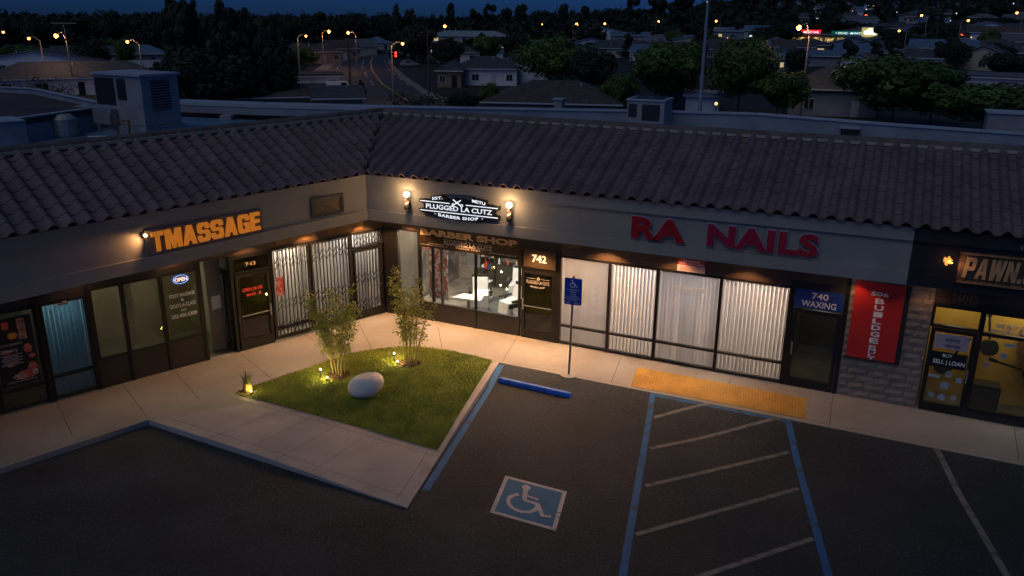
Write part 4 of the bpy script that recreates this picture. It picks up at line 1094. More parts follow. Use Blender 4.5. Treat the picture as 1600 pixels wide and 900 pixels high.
guitar(17.35, 1.15, .85, 'dark guitar lying sideways low in the pawn window', 1.35)
guitar(15.55, .95, .95, 'dark guitar seen low through the pawn shop door', -.5)
guitar(18.3, 1.7, .9, 'dark guitar hanging at the far right of the pawn window', -.1)
b = MB(WR); b.box(16.2, 16.8, .6, 1.0, .14, .75); tag(b.build('amplifier', m_dk, bevel=.02), 'black amplifier box on the pawn shop floor by the window', 'amplifier')
b = MB(WR); b.box(17.0, 17.9, .7, 1.1, 1.55, 2.1); e = tag(b.build('display_cabinet', mat('cabinet_brown', (.13, .065, .025), .6, var=.2, scale=3)), 'small brown wall cabinet inside the pawn window', 'cabinet')

# ------------------------------------------------------------------ barber shop interior
m_chair = mat('black_leather', (.015, .015, .016), .35); m_cape = mat('white_cloth', (.62, .61, .58), .8, var=.08, scale=5); m_chrome = mat('chrome', (.6, .6, .6), .2, metal=1)
def barber_chair(u, n, rot, lab):
    m0 = WR @ Matrix.Translation((u, n, .14)) @ Matrix.Rotation(rot, 4, 'Z')
    e = empty('barber_chair', tuple(m0.translation), lab, 'chair', 'barber chairs in the lit shop')
    MB(m0).lathe((0,0,0), [(.30,0),(.30,.03),(.06,.06),(.05,.38)], 16).build('pedestal', m_chrome, e)
    MB(m0).box(-.27,.27,-.28,.26,.40,.54).build('seat', m_chair, e, bevel=.03)
    b = MB(m0); b.prism([(.22,.52),(.30,.52),(.42,1.05),(.34,1.08)], -.26, .26, axis='x'); b.build('backrest', m_chair, e, bevel=.02)
    MB(m0).box(-.13,.13,.36,.46,1.08,1.26).build('headrest', m_chair, e, bevel=.02)
    for s_ in (-1, 1): MB(m0).box(s_*.33-.04, s_*.33+.04, -.22, .22, .62, .68).box(s_*.33-.02, s_*.33+.02, -.02, .02, .45, .62).build('armrest', m_chair, e)
    MB(m0).box(-.22,.22,-.58,-.34,.16,.19).build('footrest', m_chrome, e)
    c_ = MB(m0); c_.prism([(-.34,.20),(-.29,.56),(.2,.60),(.30,.98),(.34,.98),(.26,.55),(-.26,.50),(-.30,.20)], -.24, .24, axis='x'); c_.build('cape', m_cape, e)
barber_chair(2.55, 1.5, .5, 'black barber chair with a white cape, left in the lit shop window')
barber_chair(3.75, 1.25, -.5, 'black barber chair with a white cape, right in the lit shop window')
barber_chair(3.2, 2.9, .2, 'black barber chair standing deepest inside the lit shop')
b = MB(WR); b.box(1.7, 4.4, 3.75, 4.15, .14, .95); o = tag(b.build('counter', mat('counter_dark', (.03,.03,.03), .4)), 'dark counter along the back wall of the barber shop', 'counter')
b = MB(WR); b.box(2.0, 2.9, 4.1, 4.16, 1.15, 2.2); tag(b.build('wall_mirror', mat('mirror', (.7,.72,.72), .05, metal=1)), 'left of two mirrors on the barber shop back wall', 'mirror', 'mirrors in the barber shop')
b = MB(WR); b.box(3.3, 4.2, 4.1, 4.16, 1.15, 2.2); tag(b.build('wall_mirror', MATS['mirror']), 'right of two mirrors on the barber shop back wall', 'mirror', 'mirrors in the barber shop')
m_post = mat('wall_posters', (.28, .06, .05), .7, col2=(.42, .40, .38), scale=7, thresh=(.46, .54))
b = MB(WR); b.box(1.34, 1.40, .4, 3.4, .9, 2.4); b2 = MB(WR); b2.box(1.36, 2.0, .42, .45, .70, 2.4)
tag(b2.build('poster_board', m_post), 'red and grey poster board just inside the barber window', 'poster')
b = MB(WR); b.box(2.62, 3.05, .50, .53, 1.85, 2.35); tag(b.build('white_card', m_white), 'white price card hanging inside the barber window', 'card')
for i, (u, z, w_, h_) in enumerate(((1.55,1.5,.3,.4),(1.55,2.05,.3,.35),(1.0,1.4,.4,.6))):
    b = MB(WR); b.box(.34, .37, 1.0+i*.8, 1.0+i*.8+.55, z-.3, z+h_); tag(b.build('framed_picture', m_post), ('lower','upper','deepest')[i]+' framed picture on the side wall inside the barber shop', 'picture', 'framed pictures in the barber shop')
for i in range(7):
    u = 2.05+i*.33; p_ = pt(WR, u, 3.85, .952); b = MB(); b.lathe(tuple(p_), [(.035,0),(.035,.14),(.015,.17),(.015,.21)], 8)
    tag(b.build('bottle', (m_white, MATS['tag_red'], m_cream)[i % 3]), ('white', 'red', 'cream')[i % 3]+' bottle standing on the barber shop back counter', 'bottle', 'bottles on the barber counter')
for i, (u, n_) in enumerate(((2.3, 2.3), (4.2, 2.7))):
    e = empty('tool_trolley', tuple(pt(WR, u, n_, .14)), ('left','right')[i]+' small wheeled tool trolley inside the barber shop', 'trolley')
    for k in range(3): MB(WR).box(u-.2, u+.2, n_-.16, n_+.16, .25+.28*k, .28+.28*k).build('shelf', m_white, e)
    for sx in (-1, 1): MB(WR).box(u+sx*.19-.01, u+sx*.19+.01, n_-.01, n_+.01, .14, .9).build('upright', m_chrome, e)
    MB(WR).box(u-.12, u+.1, n_-.1, n_+.08, .845, .93).build('folded_towel', m_cape, e)
e = empty('product_shelf', tuple(pt(WR, 1.75, 3.9, .14)), 'dark shelf rack with boxes in the back left corner of the barber shop', 'shelf')
MB(WR).box(1.35, 1.38, 3.7, 4.1, .14, 2.2).build('side_panel', m_chair, e); MB(WR).box(1.92, 1.95, 3.7, 4.1, .14, 2.2).build('side_panel', m_chair, e)
for k in range(5): MB(WR).box(1.381, 1.919, 3.7, 4.1, .3+.42*k, .33+.42*k).build('shelf', m_chair, e)
for k in range(12):
    u = 1.42+(k % 4)*.125; z = .332+.42*(k//4+1); b = MB(WR); b.box(u, u+.09, 3.75, 3.9, z, z+.12+.06*((k*5) % 3)); tag(b.build('product_box', (m_cape, MATS['plate_red'], m_blue, m_cream)[k % 4]), ('white','red','blue','cream')[k % 4]+' product box on the barber shop shelf rack', 'box', 'product boxes on the shelf rack')
b = MB(WR); b.box(1.5, 4.3, 4.165, 4.18, 2.25, 2.55); tag(b.build('lit_strip', emit('strip_light', (.9, .95, 1), 2.2)), 'long glowing light strip above the barber shop mirrors', 'light')
for i, (u, z) in enumerate(((3.05, 1.4), (4.35, 1.5))):
    b = MB(WR); b.box(u-.16, u+.16, 4.08, 4.16, z-.3, z+.4); tag(b.build('wall_cabinet', m_post), ('middle','right')[i]+' patterned wall cabinet beside the mirrors in the barber shop', 'cabinet')
def shelf_top(u0, u1, n0, n1, z, lab):
    b = MB(WR); b.prism([(u0,n0),(u1,n0+.1),(u1-.1,n1),(u0+.15,n1)], z, z+.04); e = tag(b.build('display_table', m_cape), lab, 'table')
    c_ = MB(WR); c_.box((u0+u1)/2-.04, (u0+u1)/2+.04, (n0+n1)/2-.04, (n0+n1)/2+.04, .14, z-.001); c_.build('table_leg', m_chrome, e)
shelf_top(2.15, 3.1, .35, .85, .80, 'low white display table at the left of the barber window')
shelf_top(3.55, 4.4, 1.8, 2.3, 1.0, 'white work table deeper in the barber shop')
light('AREA', 'barber_ceiling_light', pt(WR, 2.9, 1.6, 2.9), 120, (1, .92, .82), 1.2, aim=(0,0,-1))
light('AREA', 'barber_front_light', pt(WR, .9, .5, 2.88), 230, (1, .72, .42), .4, aim=(0,0,-1))
for u, e_, c_ in ((6.5, 260, (1,.60,.34)), (7.9, 85, (1,.82,.75)), (9.4, 12, (.62,.76,1)), (11.0, 160, (1,.72,.56))):
    light('AREA', 'salon_light', pt(WR, u, .95, 2.90), e_*1.25, c_, 1.0, aim=(0,0,-1))
light('AREA', 'waxing_light', pt(WR, 12.6, 1.5, 2.88), 4.0, (.95, 1, .9), .4, aim=(0,0,-1))
light('AREA', 'pawn_light', pt(WR, 17.0, .6, 2.88), 16, (1, .8, .5), .8, aim=(0,.2,-1))
light('AREA', 'pawn_light', pt(WR, 15.6, .6, 2.88), 7, (1, .8, .5), .4, aim=(0,.2,-1))
light('AREA', 'massage_light', pt(WL, -6.6, 2.0, 2.88), 24, (1, .92, .6), .5, aim=(0,0,-1))
light('AREA', 'massage_light', pt(WL, -7.6, 1.0, 2.88), 14, (1, .85, .55), .3, aim=(0,0,-1))
light('AREA', 'cafe_fill_light', pt(WL, -9.0, .5, 2.88), 12, (.8, 1, 1), .4, aim=(0,0,-1))  # area light added behind the turquoise blinds to brighten them
light('AREA', 'cafe_fill_light', pt(WL, -10.3, 1.0, 2.88), 4, (.8, 1, .9), .4, aim=(0,0,-1))
light('AREA', 'gated_shop_light', pt(WL, -.6, .55, 2.86), 50, (.95,.85,.75), .5, aim=(0,0,-1))
light('AREA', 'gated_shop_light', pt(WL, -3.0, .6, 2.86), 120, (1,.76,.56), .6, aim=(0,0,-1))
# curtain strip in massage window
b = MB(WL); b.box(-7.55, -7.36, .2, .22, 1.25, 2.66)
tag(b.build('curtain', mat('gold_curtain', (.6, .5, .3), .8, var=.25, scale=9)), 'narrow pale gold curtain strip in the left wing window', 'curtain')

# ------------------------------------------------------------------ soffit lights
def soffit_light(fr, u, n, e_, spot=132, col=WARM, out_=.25):
    c = pt(fr, u, n, 3.345); r = MB().lathe((c.x, c.y, 3.325), [(.075, 0), (.095, .005), (.10, .026)], 14).build('soffit_lamp', m_white, bld)
    d = MB().lathe((c.x, c.y, 3.318), [(.062, 0), (.062, .006)], 12); d.build('lamp_lens', emit('lens', (1, .66, .36), 10), r)
    light('SPOT', 'soffit_light', (c.x, c.y, 3.30), e_, col, .06, None, spot=spot, blend=.35, aim=fr.to_3x3() @ Vector((0, -out_, -1)))
for u, e_ in ((1.0, 230), (3.0, 560), (5.2, 520), (7.2, 170), (9.1, 80), (10.9, 70), (13.3, 22)): soffit_light(WR, u, -.42, e_, out_=.62 if u in (3.0, 5.2) else .22)
soffit_light(WR, 14.95, -.35, 10); soffit_light(WR, 17.2, -.35, 4)
for u, e_ in ((-.8, 160), (-2.6, 150), (-4.4, 60), (-6.4, 24), (-8.6, 20), (-11.0, 12)): soffit_light(WL, u, -.36, e_)

# ------------------------------------------------------------------ lawn things
def leafset(b, c, size, rr, n=1):
    for _ in range(n):
        d = Vector((rr.uniform(-1,1), rr.uniform(-1,1), rr.uniform(-.7,.6))).normalized(); u = d.cross(Vector((rr.uniform(-1,1), rr.uniform(-1,1), rr.uniform(-1,1)))).normalized()
        l, w_ = size*rr.uniform(.7, 1.3), size*rr.uniform(.14, .24)
        b.add([c, c+d*l*.5+u*w_, c+d*l, c+d*l*.5-u*w_], [(0,1,2,3)])
m_bam = mat('bamboo_leaf', (.26, .33, .03), .6, col2=(.50, .46, .06), scale=4, thresh=(.3, .7)); m_stem = mat('bamboo_stem', (.26, .20, .08), .6, var=.25, scale=6)
def bamboo(p, h_, rad, lab, seed, stems=11, leaves=75):
    rr = random.Random(seed); e = empty('bamboo_clump', (p.x, p.y, SW), lab, 'bamboo plant', 'bamboo clumps on the lawn')
    st = MB(); lf = MB()
    for i in range(stems):
        a = rr.uniform(0, 6.28); r0 = rr.uniform(.03, .22); top_r = rad*rr.uniform(.25, 1.0); hh = h_*rr.uniform(.62, 1.0)
        b0 = Vector((p.x+r0*math.cos(a), p.y+r0*math.sin(a), SW)); a2 = a+rr.uniform(-.8,.8)
        pts = []
        for k in range(7):
            t = k/6; pts.append(b0+Vector((math.cos(a2)*top_r*t**1.4, math.sin(a2)*top_r*t**1.4, hh*t))+Vector((rr.uniform(-.02,.02), rr.uniform(-.02,.02), 0)))
        st.tube(pts, [.013*(1-.75*k/6)+.003 for k in range(7)], 5)
        for k in range(leaves):
            t = 1-rr.random()**1.25*.70
            q = pts[min(5, int(t*6))].lerp(pts[min(6, int(t*6)+1)], (t*6) % 1)
            off_ = Vector((rr.uniform(-1,1), rr.uniform(-1,1), rr.uniform(-.3,.8)))*.20*(1.25-t*.6)
            if k % 4 == 0: st.bar(q, q+off_, .005)
            leafset(lf, q+off_*rr.uniform(.5,1.2), .105, rr, 2)
    st.build('stems', m_stem, e, recalc=False); lf.build('foliage', m_bam, e, recalc=False)
bamboo(PITS[0], 2.45, .62, 'bushy bamboo clump in the lawn, the one nearer the round stone', 11, 14, 84)
bamboo(PITS[1], 2.75, .55, 'taller sparse bamboo clump at the lawn edge in front of the barber shop corner', 23, 11, 70)
# small ornamental grass
g = V2(-6.47, 18.62); e = empty('ornamental_grass', (g.x, g.y, SW), 'small tuft of upright spiky grass at the lawn tip', 'plant')
b = MB(); rr = random.Random(8)
for k in range(120):
    a, l = rr.uniform(0, 6.28), rr.uniform(.25, .62); s_ = rr.uniform(.05, .30)*l*(1 if k%5 else 1.9); r0 = .07*rr.random()
    p0 = Vector((g.x+r0*math.cos(a), g.y+r0*math.sin(a), SW)); p1 = p0+Vector((math.cos(a)*s_*.35, math.sin(a)*s_*.35, l*.6)); p2 = p0+Vector((math.cos(a)*s_, math.sin(a)*s_, l*(.98 if k%5 else .7)))
    w_ = Vector((-math.sin(a), math.cos(a), 0))*.007
    b.add([p0-w_, p0+w_, p1+w_, p1-w_, p2], [(0,1,2,3),(3,2,4)])
b.build('blades', mat('tuft_blade', (.06, .10, .02), .6, col2=(.2,.18,.04), scale=6), e, recalc=False)
b = MB(); b.lathe((g.x, g.y, SW), [(.10,0),(.12,.1),(.09,.24)], 12); b.build('stalk_base', mat('straw', (.42,.26,.05), .8, var=.3, scale=14, stretch=(1,1,.2)), e)
b = MB(); b.lathe((g.x+.05, g.y-.02, SW+.006), [(.27,0),(.2,.02),(.02,.03)], 18); b.build('soil_patch', m_soil, e)
# stone seat
b = MB(); n1, n2 = 22, 36; c = Vector((-3.52, 18.42, SW+.012)); vs = []; ax = Vector((math.cos(.25), math.sin(.25), 0)); ay = Vector((-ax.y, ax.x, 0))
for i in range(n1+1):
    th = math.pi*i/n1
    for k in range(n2):
        ph = 2*math.pi*k/n2; x = math.sin(th)*math.cos(ph); y = math.sin(th)*math.sin(ph); z = math.cos(th)
        z = math.copysign(abs(z)**.82, z); rx = .43*(1+.04*math.sin(3*ph)); q = c+ax*(x*rx)+ay*(y*.33)+Vector((0,0,.29+min(z, .86)*.29 + x*.06))
        q.z = max(q.z, c.z); vs.append(q)
b.add(vs, [(i*n2+k, i*n2+(k+1)%n2, (i+1)*n2+(k+1)%n2, (i+1)*n2+k) for i in range(n1) for k in range(n2)])
tag(b.build('stone_seat', mat('pale_stone', (.70, .69, .67), .75, var=.06, scale=3, bump=.15, bscale=25), smooth_=True), 'smooth pale egg-shaped stone seat resting on the lawn', 'stone')
# garden spotlights
def spike_light(p, lab, target, energy=10, h_=.22):
    e = empty('garden_light', (p.x, p.y, SW), lab, 'garden light', 'small lit garden lights on the lawn')
    MB().lathe((p.x, p.y, SW), [(.015,0),(.015,h_-.06),(.035,h_-.05),(.04,h_)], 10).build('stake', m_mdark, e)
    MB().ball((p.x, p.y, SW+h_+.025), .023, 8).build('bulb', emit('garden_bulb', (1,.80,.48), 4.5), e, smooth_=True)
    light('POINT', 'lamp_light', (p.x, p.y, SW+h_+.07), energy, (1, .72, .25), .04, e)
spike_light(V2(-4.86, 19.46), 'small glowing garden light left of the nearer bamboo clump', None, 9)
spike_light(V2(-3.13, 20.55), 'small glowing garden light left of the taller bamboo clump', None, 8)
for p, lab, en in ((V2(-4.66, 19.30), 'low glowing ground light at the foot of the nearer bamboo', 16), (V2(-3.02, 20.36), 'low glowing ground light at the foot of the taller bamboo', 15), (V2(-6.34, 18.46), 'low glowing ground light beside the tuft of spiky grass', 5)):
    spike_light(p, lab, None, en, .07)

# wheel stop
p, q = V2(-.30, 19.55), V2(1.47, 18.66); t = (q-p).normalized(); fr = frame(Vector((p.x, p.y, .025)), t)
L_ = (q-p).length; b = MB(fr); b.prism([(-.07,0),(-.07,.08),(-.045,.13),(.045,.13),(.07,.08),(.07,0)], 0, L_, axis='x')
m_ws = mat('stop_blue', (.012, .13, .62), .55, var=.12, scale=4); mix_into(m_ws, (.22,.23,.25), 8, (.60,.70), 8, .8); mix_into(m_ws, (.02,.02,.025), 5, (.58,.72), 8, .7)
tag(b.build('wheel_stop', m_ws, bevel=.006), 'bright blue concrete wheel stop on the asphalt stall', 'wheel stop')

# accessible parking sign
pb = V2(1.49, 19.80); e = empty('parking_sign', (pb.x, pb.y, 0), 'blue accessible parking sign on a thin grey post by the kerb', 'sign')
lean = Vector((.07, 0, 0))
MB().tube([(pb.x, pb.y, 0), (pb.x+.05, pb.y-.02, 2.82)], .028, 8).build('post', mat('post_grey', (.16,.17,.18), .5, metal=.4), e)
MB().lathe((pb.x, pb.y, 0), [(.22,0),(.22,.145),(.05,.16)], 18).build('footing', m_conc, e)
fs_ = frame(V2(pb.x+.04, pb.y-.06), (dR+V2(0,.12))); b = MB(fs_)
def rrect(x0, x1, z0, z1, r, n=4):
    o_ = []
    for cx, cz, a0 in ((x1-r, z1-r, 0), (x0+r, z1-r, 90), (x0+r, z0+r, 180), (x1-r, z0+r, 270)):
        for k in range(n+1): a = R_(a0+90*k/n); o_.append((cx+r*math.cos(a), cz+r*math.sin(a)))
    return o_
b.prism(rrect(-.225, .225, 2.08, 2.78, .04), -.006, .0, axis='y'); b.build('sign_plate', mat('plate_blue', (.010, .06, .42), .45), e)
b = MB(fs_)
for i, q in enumerate(wheelchair_polys(.09)): b.prism([(x*.24, 2.63+y*.24) for x, y in q], -.010-.0002*i, -.0065, axis='y')
text(b, 'PARKING', -.15, .15, 2.455, 2.49, -.009, .003, .005); text(b, 'ONLY', -.08, .08, 2.40, 2.435, -.009, .003, .005); text(b, 'VAN', -.07, .07, 2.33, 2.375, -.009, .003, .005)
text(b, 'ACCESSIBLE', -.16, .16, 2.28, 2.31, -.009, .003, .005); text(b, 'MINIMUM FINE $250', -.20, .20, 2.23, 2.255, -.009, .003, .003); text(b, 'TOW-AWAY', -.12, .12, 2.185, 2.215, -.009, .003, .005)
text(b, 'NO', -.17, -.07, 2.11, 2.15, -.009, .003, .006); text(b, '4011', .03, .18, 2.11, 2.15, -.009, .003, .006)
b.build('sign_symbols', m_white, e)
#BACKGROUND#
# ------------------------------------------------------------------ background: road, houses, trees, lamps
def gsheet(pix, m, name, dz=.02, z=None):
    pts = [hit(x, y) for x, y in pix]
    b = MB(); b.add([(p.x, p.y, terrain_z(p.x, p.y)+dz) for p in pts], [tuple(range(len(pts)))])
    bm_o = b.build(name, m, recalc=False)
    if bm_o.data.polygons[0].normal.z < 0: bm_o.data.flip_normals()
    return tag(bm_o, kind='structure')
m_road = mat('road_asphalt', (.050, .048, .048), .75, var=.2, scale=.15, detail=8)
m_walk = mat('pavement', (.20, .185, .17), .9, var=.15, scale=.4)
gsheet([(430,190),(470,165),(492,128),(488,112),(505,101),(560,86),(600,80.5),(617,80.5),(612,90),(612,99),(632,119),(668,143),(730,165),(760,190)], m_walk, 'pavement', .02)
gsheet([(450,190),(500,165),(508,135),(506,115),(520,103),(560,90),(597,82.5),(612,82.5),(606,92),(607,101),(625,122),(660,148),(700,163),(725,180),(725,190)], m_road, 'road', .05)
m_dash = mat('lane_white', (.45, .43, .40), .8); m_dasho = mat('lane_orange', (.60, .30, .08), .8)
def lane(pix, m, w_, dash=None):
    P = []; 
    for i in range(len(pix)-1):
        for k in range(8):
            t = k/8; P.append(hit(pix[i][0]*(1-t)+pix[i+1][0]*t, pix[i][1]*(1-t)+pix[i+1][1]*t))
    b = MB()
    for i in range(len(P)-1):
        if dash and (i//dash) % 2: continue
        p, q = P[i], P[i+1]; t = Vector((q.x-p.x, q.y-p.y, 0)).normalized(); s_ = Vector((-t.y, t.x, 0))*w_/2
        b.add([(p.x-s_.x, p.y-s_.y, ZB+.07), (p.x+s_.x, p.y+s_.y, ZB+.07), (q.x+s_.x, q.y+s_.y, ZB+.07), (q.x-s_.x, q.y-s_.y, ZB+.07)], [(0,1,2,3)])
    tag(b.build('lane_marking', m, recalc=False), kind='structure')
lane([(583,90),(579,98),(582,112),(597,132),(615,144),(640,160)], m_dasho, .30)
lane([(601,96),(606,108),(622,122),(645,138)], m_dash, .18, 2)
lane([(568,96),(566,105),(574,122),(590,142)], m_dash, .22, 3)
lane([(535,98),(527,106),(528,122),(538,140)], m_dash, .18, 2)

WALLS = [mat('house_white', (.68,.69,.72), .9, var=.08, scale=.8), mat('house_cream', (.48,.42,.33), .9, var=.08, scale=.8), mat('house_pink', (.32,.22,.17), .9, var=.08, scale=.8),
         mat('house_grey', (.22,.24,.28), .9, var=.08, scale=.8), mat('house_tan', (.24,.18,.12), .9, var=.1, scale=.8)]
ROOFS = [mat('shingle_dark', (.055,.062,.080), .9, var=.25, scale=1.5), mat('shingle_brown', (.075,.060,.058), .9, var=.25, scale=1.5), mat('roof_pale', (.26,.30,.36), .8, var=.2, scale=1.0),
         mat('roof_blue', (.09,.16,.26), .8, var=.2, scale=1.0), mat('shingle_grey', (.11,.115,.135), .9, var=.25, scale=1.5)]
m_trim = mat('house_trim', (.5,.5,.52), .8); m_hwin = mat('house_window', (.02,.025,.035), .15)
m_hlit = emit('lit_window', (1, .72, .32), .55); m_hpale = emit('pale_window', (.8, .95, .75), .4)
def house(px, py, wpx, depth, yaw, h, roof, wc, rc, nwin, label, rh=None, lit=0, flat=False, door_=True, winh=1.0, litm=None, group='houses of the neighbourhood behind'):
    p = hit(px, py); dist = math.hypot(p.x, p.y); W = wpx*dist/FPX*1.02; az_ = math.atan2(p.x, p.y)
    e = empty('house', (p.x, p.y, p.z-.3), label, 'house', group)
    m0 = Matrix.Translation((p.x, p.y, p.z)) @ Matrix.Rotation(-az_+R_(yaw), 4, 'Z')
    MB(m0).box(-W/2, W/2, 0, depth, -1.5, h).build('wall', WALLS[wc], e)
    ov = .45; x0, x1, y0, y1 = -W/2-ov, W/2+ov, -ov, depth+ov
    rh = rh if rh is not None else min(W, depth)*.22
    b = MB(m0)
    if roof == 'flat': b.box(x0, x1, y0, y1, h+.002, h+.35)
    elif roof == 'hip':
        k = min(depth, W)/2; vs = [(x0,y0,h),(x1,y0,h),(x1,y1,h),(x0,y1,h)]
        if W >= depth: vs += [(x0+k, (y0+y1)/2, h+rh), (x1-k, (y0+y1)/2, h+rh)]; fs = [(0,1,5,4),(1,2,5),(2,3,4,5),(3,0,4),(0,3,2,1)]
        else: vs += [((x0+x1)/2, y0+k, h+rh), ((x0+x1)/2, y1-k, h+rh)]; fs = [(0,1,4),(1,2,5,4),(2,3,5),(3,0,4,5),(0,3,2,1)]
        b.add(vs, fs)
    elif roof == 'gable_side':   # ridge along x
        ym = (y0+y1)/2; b.prism([(y0,h-.05),(ym,h+rh),(y1,h-.05),(y1,h+.12),(ym,h+rh+.18),(y0,h+.12)], x0, x1, axis='x')
        g_ = MB(m0)
        for sx in (-W/2, W/2-.1): g_.prism([(0,h-.002),(depth/2,h+rh*(1-ov/depth*1.2)),(depth,h-.002)], sx, sx+.1, axis='x')
        g_.build('gable_end', WALLS[wc], e)
    else:                         # gable front, ridge along y
        b.prism([(x0,h-.05),(0,h+rh),(x1,h-.05),(x1,h+.12),(0,h+rh+.18),(x0,h+.12)], y0, y1, axis='y')
        g_ = MB(m0); g_.prism([(-W/2,h-.002),(0,h+rh-.1),(W/2,h-.002)], .0, .1, axis='y'); g_.build('gable_end', WALLS[wc], e)
        t = MB(m0)
        for s_ in (-1, 1): t.bar((s_*(W/2+ov), y0-.03, h+.03), (0, y0-.03, h+rh+.08), .06, .22, up=(0,1,0))
        t.build('barge_board', m_trim, e)
    ro = b.build('roof', ROOFS[rc], e)
    MB(m0).box(x0+.02, x1-.02, y0-.05, y0-.002, h-.10, h+.08).build('gutter', m_trim, e) if roof != 'gable' else None
    rr = random.Random(int(px*7+py))
    if W > 5 and roof != 'flat':
        q = MB(m0); cx = rr.uniform(-W*.25, W*.25); q.box(cx-.12, cx+.12, depth*.35, depth*.35+.24, h+rh*.4, h+rh*.4+.55+rh*.3); q.build('roof_vent', m_metal, ro)
    floors = 2 if h > 4.5 else 1
    for fl in range(floors):
        zb = .95+fl*2.7
        for i in range(nwin):
            u = -W/2+W*(i+.5)/nwin+rr.uniform(-.2, .2); ww = min(1.5, W/nwin*.45)*rr.uniform(.75, 1)/2
            if door_ and fl == 0 and i == nwin//2 and nwin > 1:
                MB(m0).box(u-.45, u+.45, -.04, -.003, 0, 2.05).build('door', m_hwin if rr.random() < .6 else m_trim, e); continue
            fr_ = MB(m0).box(u-ww-.08, u+ww+.08, -.05, -.003, zb-.08, zb+winh+.08).build('window', m_trim, e)
            MB(m0).box(u-ww, u+ww, -.07, -.052, zb, zb+winh).build('pane', (litm or m_hlit) if rr.random() < lit else m_hwin, fr_)
            if ww > .4: MB(m0).box(u-.03, u+.03, -.085, -.071, zb, zb+winh).build('glazing_bar', m_trim, fr_)
    # two windows on each end wall
    for s_ in (-1, 1):
        xx = s_*W/2; b = MB(m0); b.box(min(xx, xx+s_*.05), max(xx, xx+s_*.05), depth*.3, depth*.3+1.1, .95, 1.95); b.build('window', m_hwin, e)
    return e, m0, W, p
H = house
H(55,118,150,9,-18,2.6,'gable',0,0,2,'pale gabled house at the far left edge, nearest the street lamp pole', rh=2.0)
H(128,150,215,10,3,2.6,'hip',0,0,5,'long dark-roofed white house just beyond the left roof block', rh=2.2)
H(160,104,112,8,4,2.7,'gable_side',2,0,4,'peach walled house behind the tall leaning pole', rh=1.6)
H(222,104,62,8,-4,2.8,'hip',3,3,2,'blue-roofed house with a shaded carport, right of the peach house', rh=1.9)
H(262,131,90,9,12,2.5,'gable_side',0,2,2,'white building with a pale roof, left of the tall conifers', rh=1.2)
H(146,76,40,7,0,2.5,'hip',4,1,2,'small distant house with yellow lit windows below the left tree line', rh=1.3, lit=1)
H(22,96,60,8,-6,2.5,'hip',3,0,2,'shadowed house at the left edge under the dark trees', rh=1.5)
H(122,88,50,8,8,2.5,'gable',0,2,1,'small pale-roofed house behind the peach house', rh=1.4)
H(338,112,60,8,0,2.6,'gable_side',0,1,2,'white house half hidden behind the tall conifers', rh=1.4)
H(472,100,58,9,8,2.8,'hip',2,1,3,'left house of the brown row beside the curving road', rh=2.0)
H(508,99,48,9,14,2.8,'hip',2,1,3,'second house of the brown row beside the curving road', rh=2.0)
H(540,93,42,9,18,2.8,'gable_side',2,1,3,'third house of the brown row beside the curving road', rh=2.0)
H(570,87,38,9,20,2.8,'gable_side',1,4,2,'pale fourth house in the row where the road bends', rh=1.8)
H(594,80,32,9,10,2.8,'hip',1,3,2,'small blue-roofed house at the far end of the curving road', rh=1.8)
H(490,146,82,6,4,2.6,'flat',0,1,3,'low flat-roofed garage with white doors beside the road', rh=.3)
H(430,172,150,9,3,1.6,'gable_side',4,1,0,'low brown roof right behind the left wing parapet', rh=1.2, door_=False)
H(530,178,70,9,3,1.9,'gable_side',4,0,0,'low dark roof next to the hedge behind the mall', rh=1.1, door_=False)
H(735,82,118,11,0,5.2,'hip',1,2,6,'two-storey apartment block with warm lit upper walls', rh=1.6, lit=.35)
H(716,99,64,8,0,2.7,'hip',0,0,3,'white bungalow in front of the lit apartment block', rh=1.6)
H(774,96,40,8,0,2.6,'hip',0,0,3,'small white bungalow between two round trees', rh=1.4)
H(757,134,96,9,-4,2.9,'hip',0,0,4,'L-shaped white house beside the road, its long blue-grey wall', rh=2.0)
H(818,131,72,9,8,2.9,'gable',0,0,2,'white gable wing with a dark window pair left of a round tree', rh=2.0)
H(702,137,36,7,-10,2.8,'hip',4,0,2,'brown end bay of the white house by the pavement', rh=1.6)
H(860,182,205,12,-5,1.6,'hip',4,1,0,'broad dark brown hip roof immediately behind the parapet', rh=2.4, door_=False)
H(934,66,62,9,0,5.2,'gable',0,3,3,'two-storey white gabled house on the far slope', rh=1.8)
H(922,79,44,8,0,2.8,'gable',0,0,3,'small white gabled house below the two-storey gable house', rh=1.3)
H(984,68,56,9,0,3.4,'gable_side',3,3,2,'long blue-roofed building beside the white gabled house', rh=1.5)
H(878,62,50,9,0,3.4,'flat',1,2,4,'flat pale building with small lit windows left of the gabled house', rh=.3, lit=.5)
H(975,86,70,9,0,2.7,'gable_side',1,0,3,'dark-roofed house behind the row of round trees', rh=1.6)
H(700,52,36,8,0,3.0,'hip',1,0,2,'distant house beneath a glowing street lamp, left of the apartments', rh=1.4, lit=.4)
H(1068,172,70,8,0,2.7,'gable_side',3,0,2,'grey house with a lit window between the round trees', rh=1.3, lit=.4)
H(1096,177,48,5,0,2.2,'flat',0,2,0,'plain white shed with a flat roof behind the parapet', rh=.2, door_=False)
H(1298,183,118,10,4,3.4,'hip',3,0,2,'grey house with a white-framed window at the street lamp', rh=2.6, winh=1.2)
H(1228,104,60,8,0,2.7,'hip',3,0,2,'house with dim porch windows left of the tall street lamp', rh=1.6, lit=.3)
H(1285,104,100,10,4,2.2,'gable_side',3,3,2,'long pale blue carport roof right of the tall street lamp', rh=1.0)
H(1330,85,70,9,-4,2.6,'gable',3,3,2,'dark gable house below the yellow billboard', rh=1.7)
H(1470,95,80,10,0,2.7,'gable_side',3,3,4,'long blue-roofed house between the two large round trees', rh=1.7)
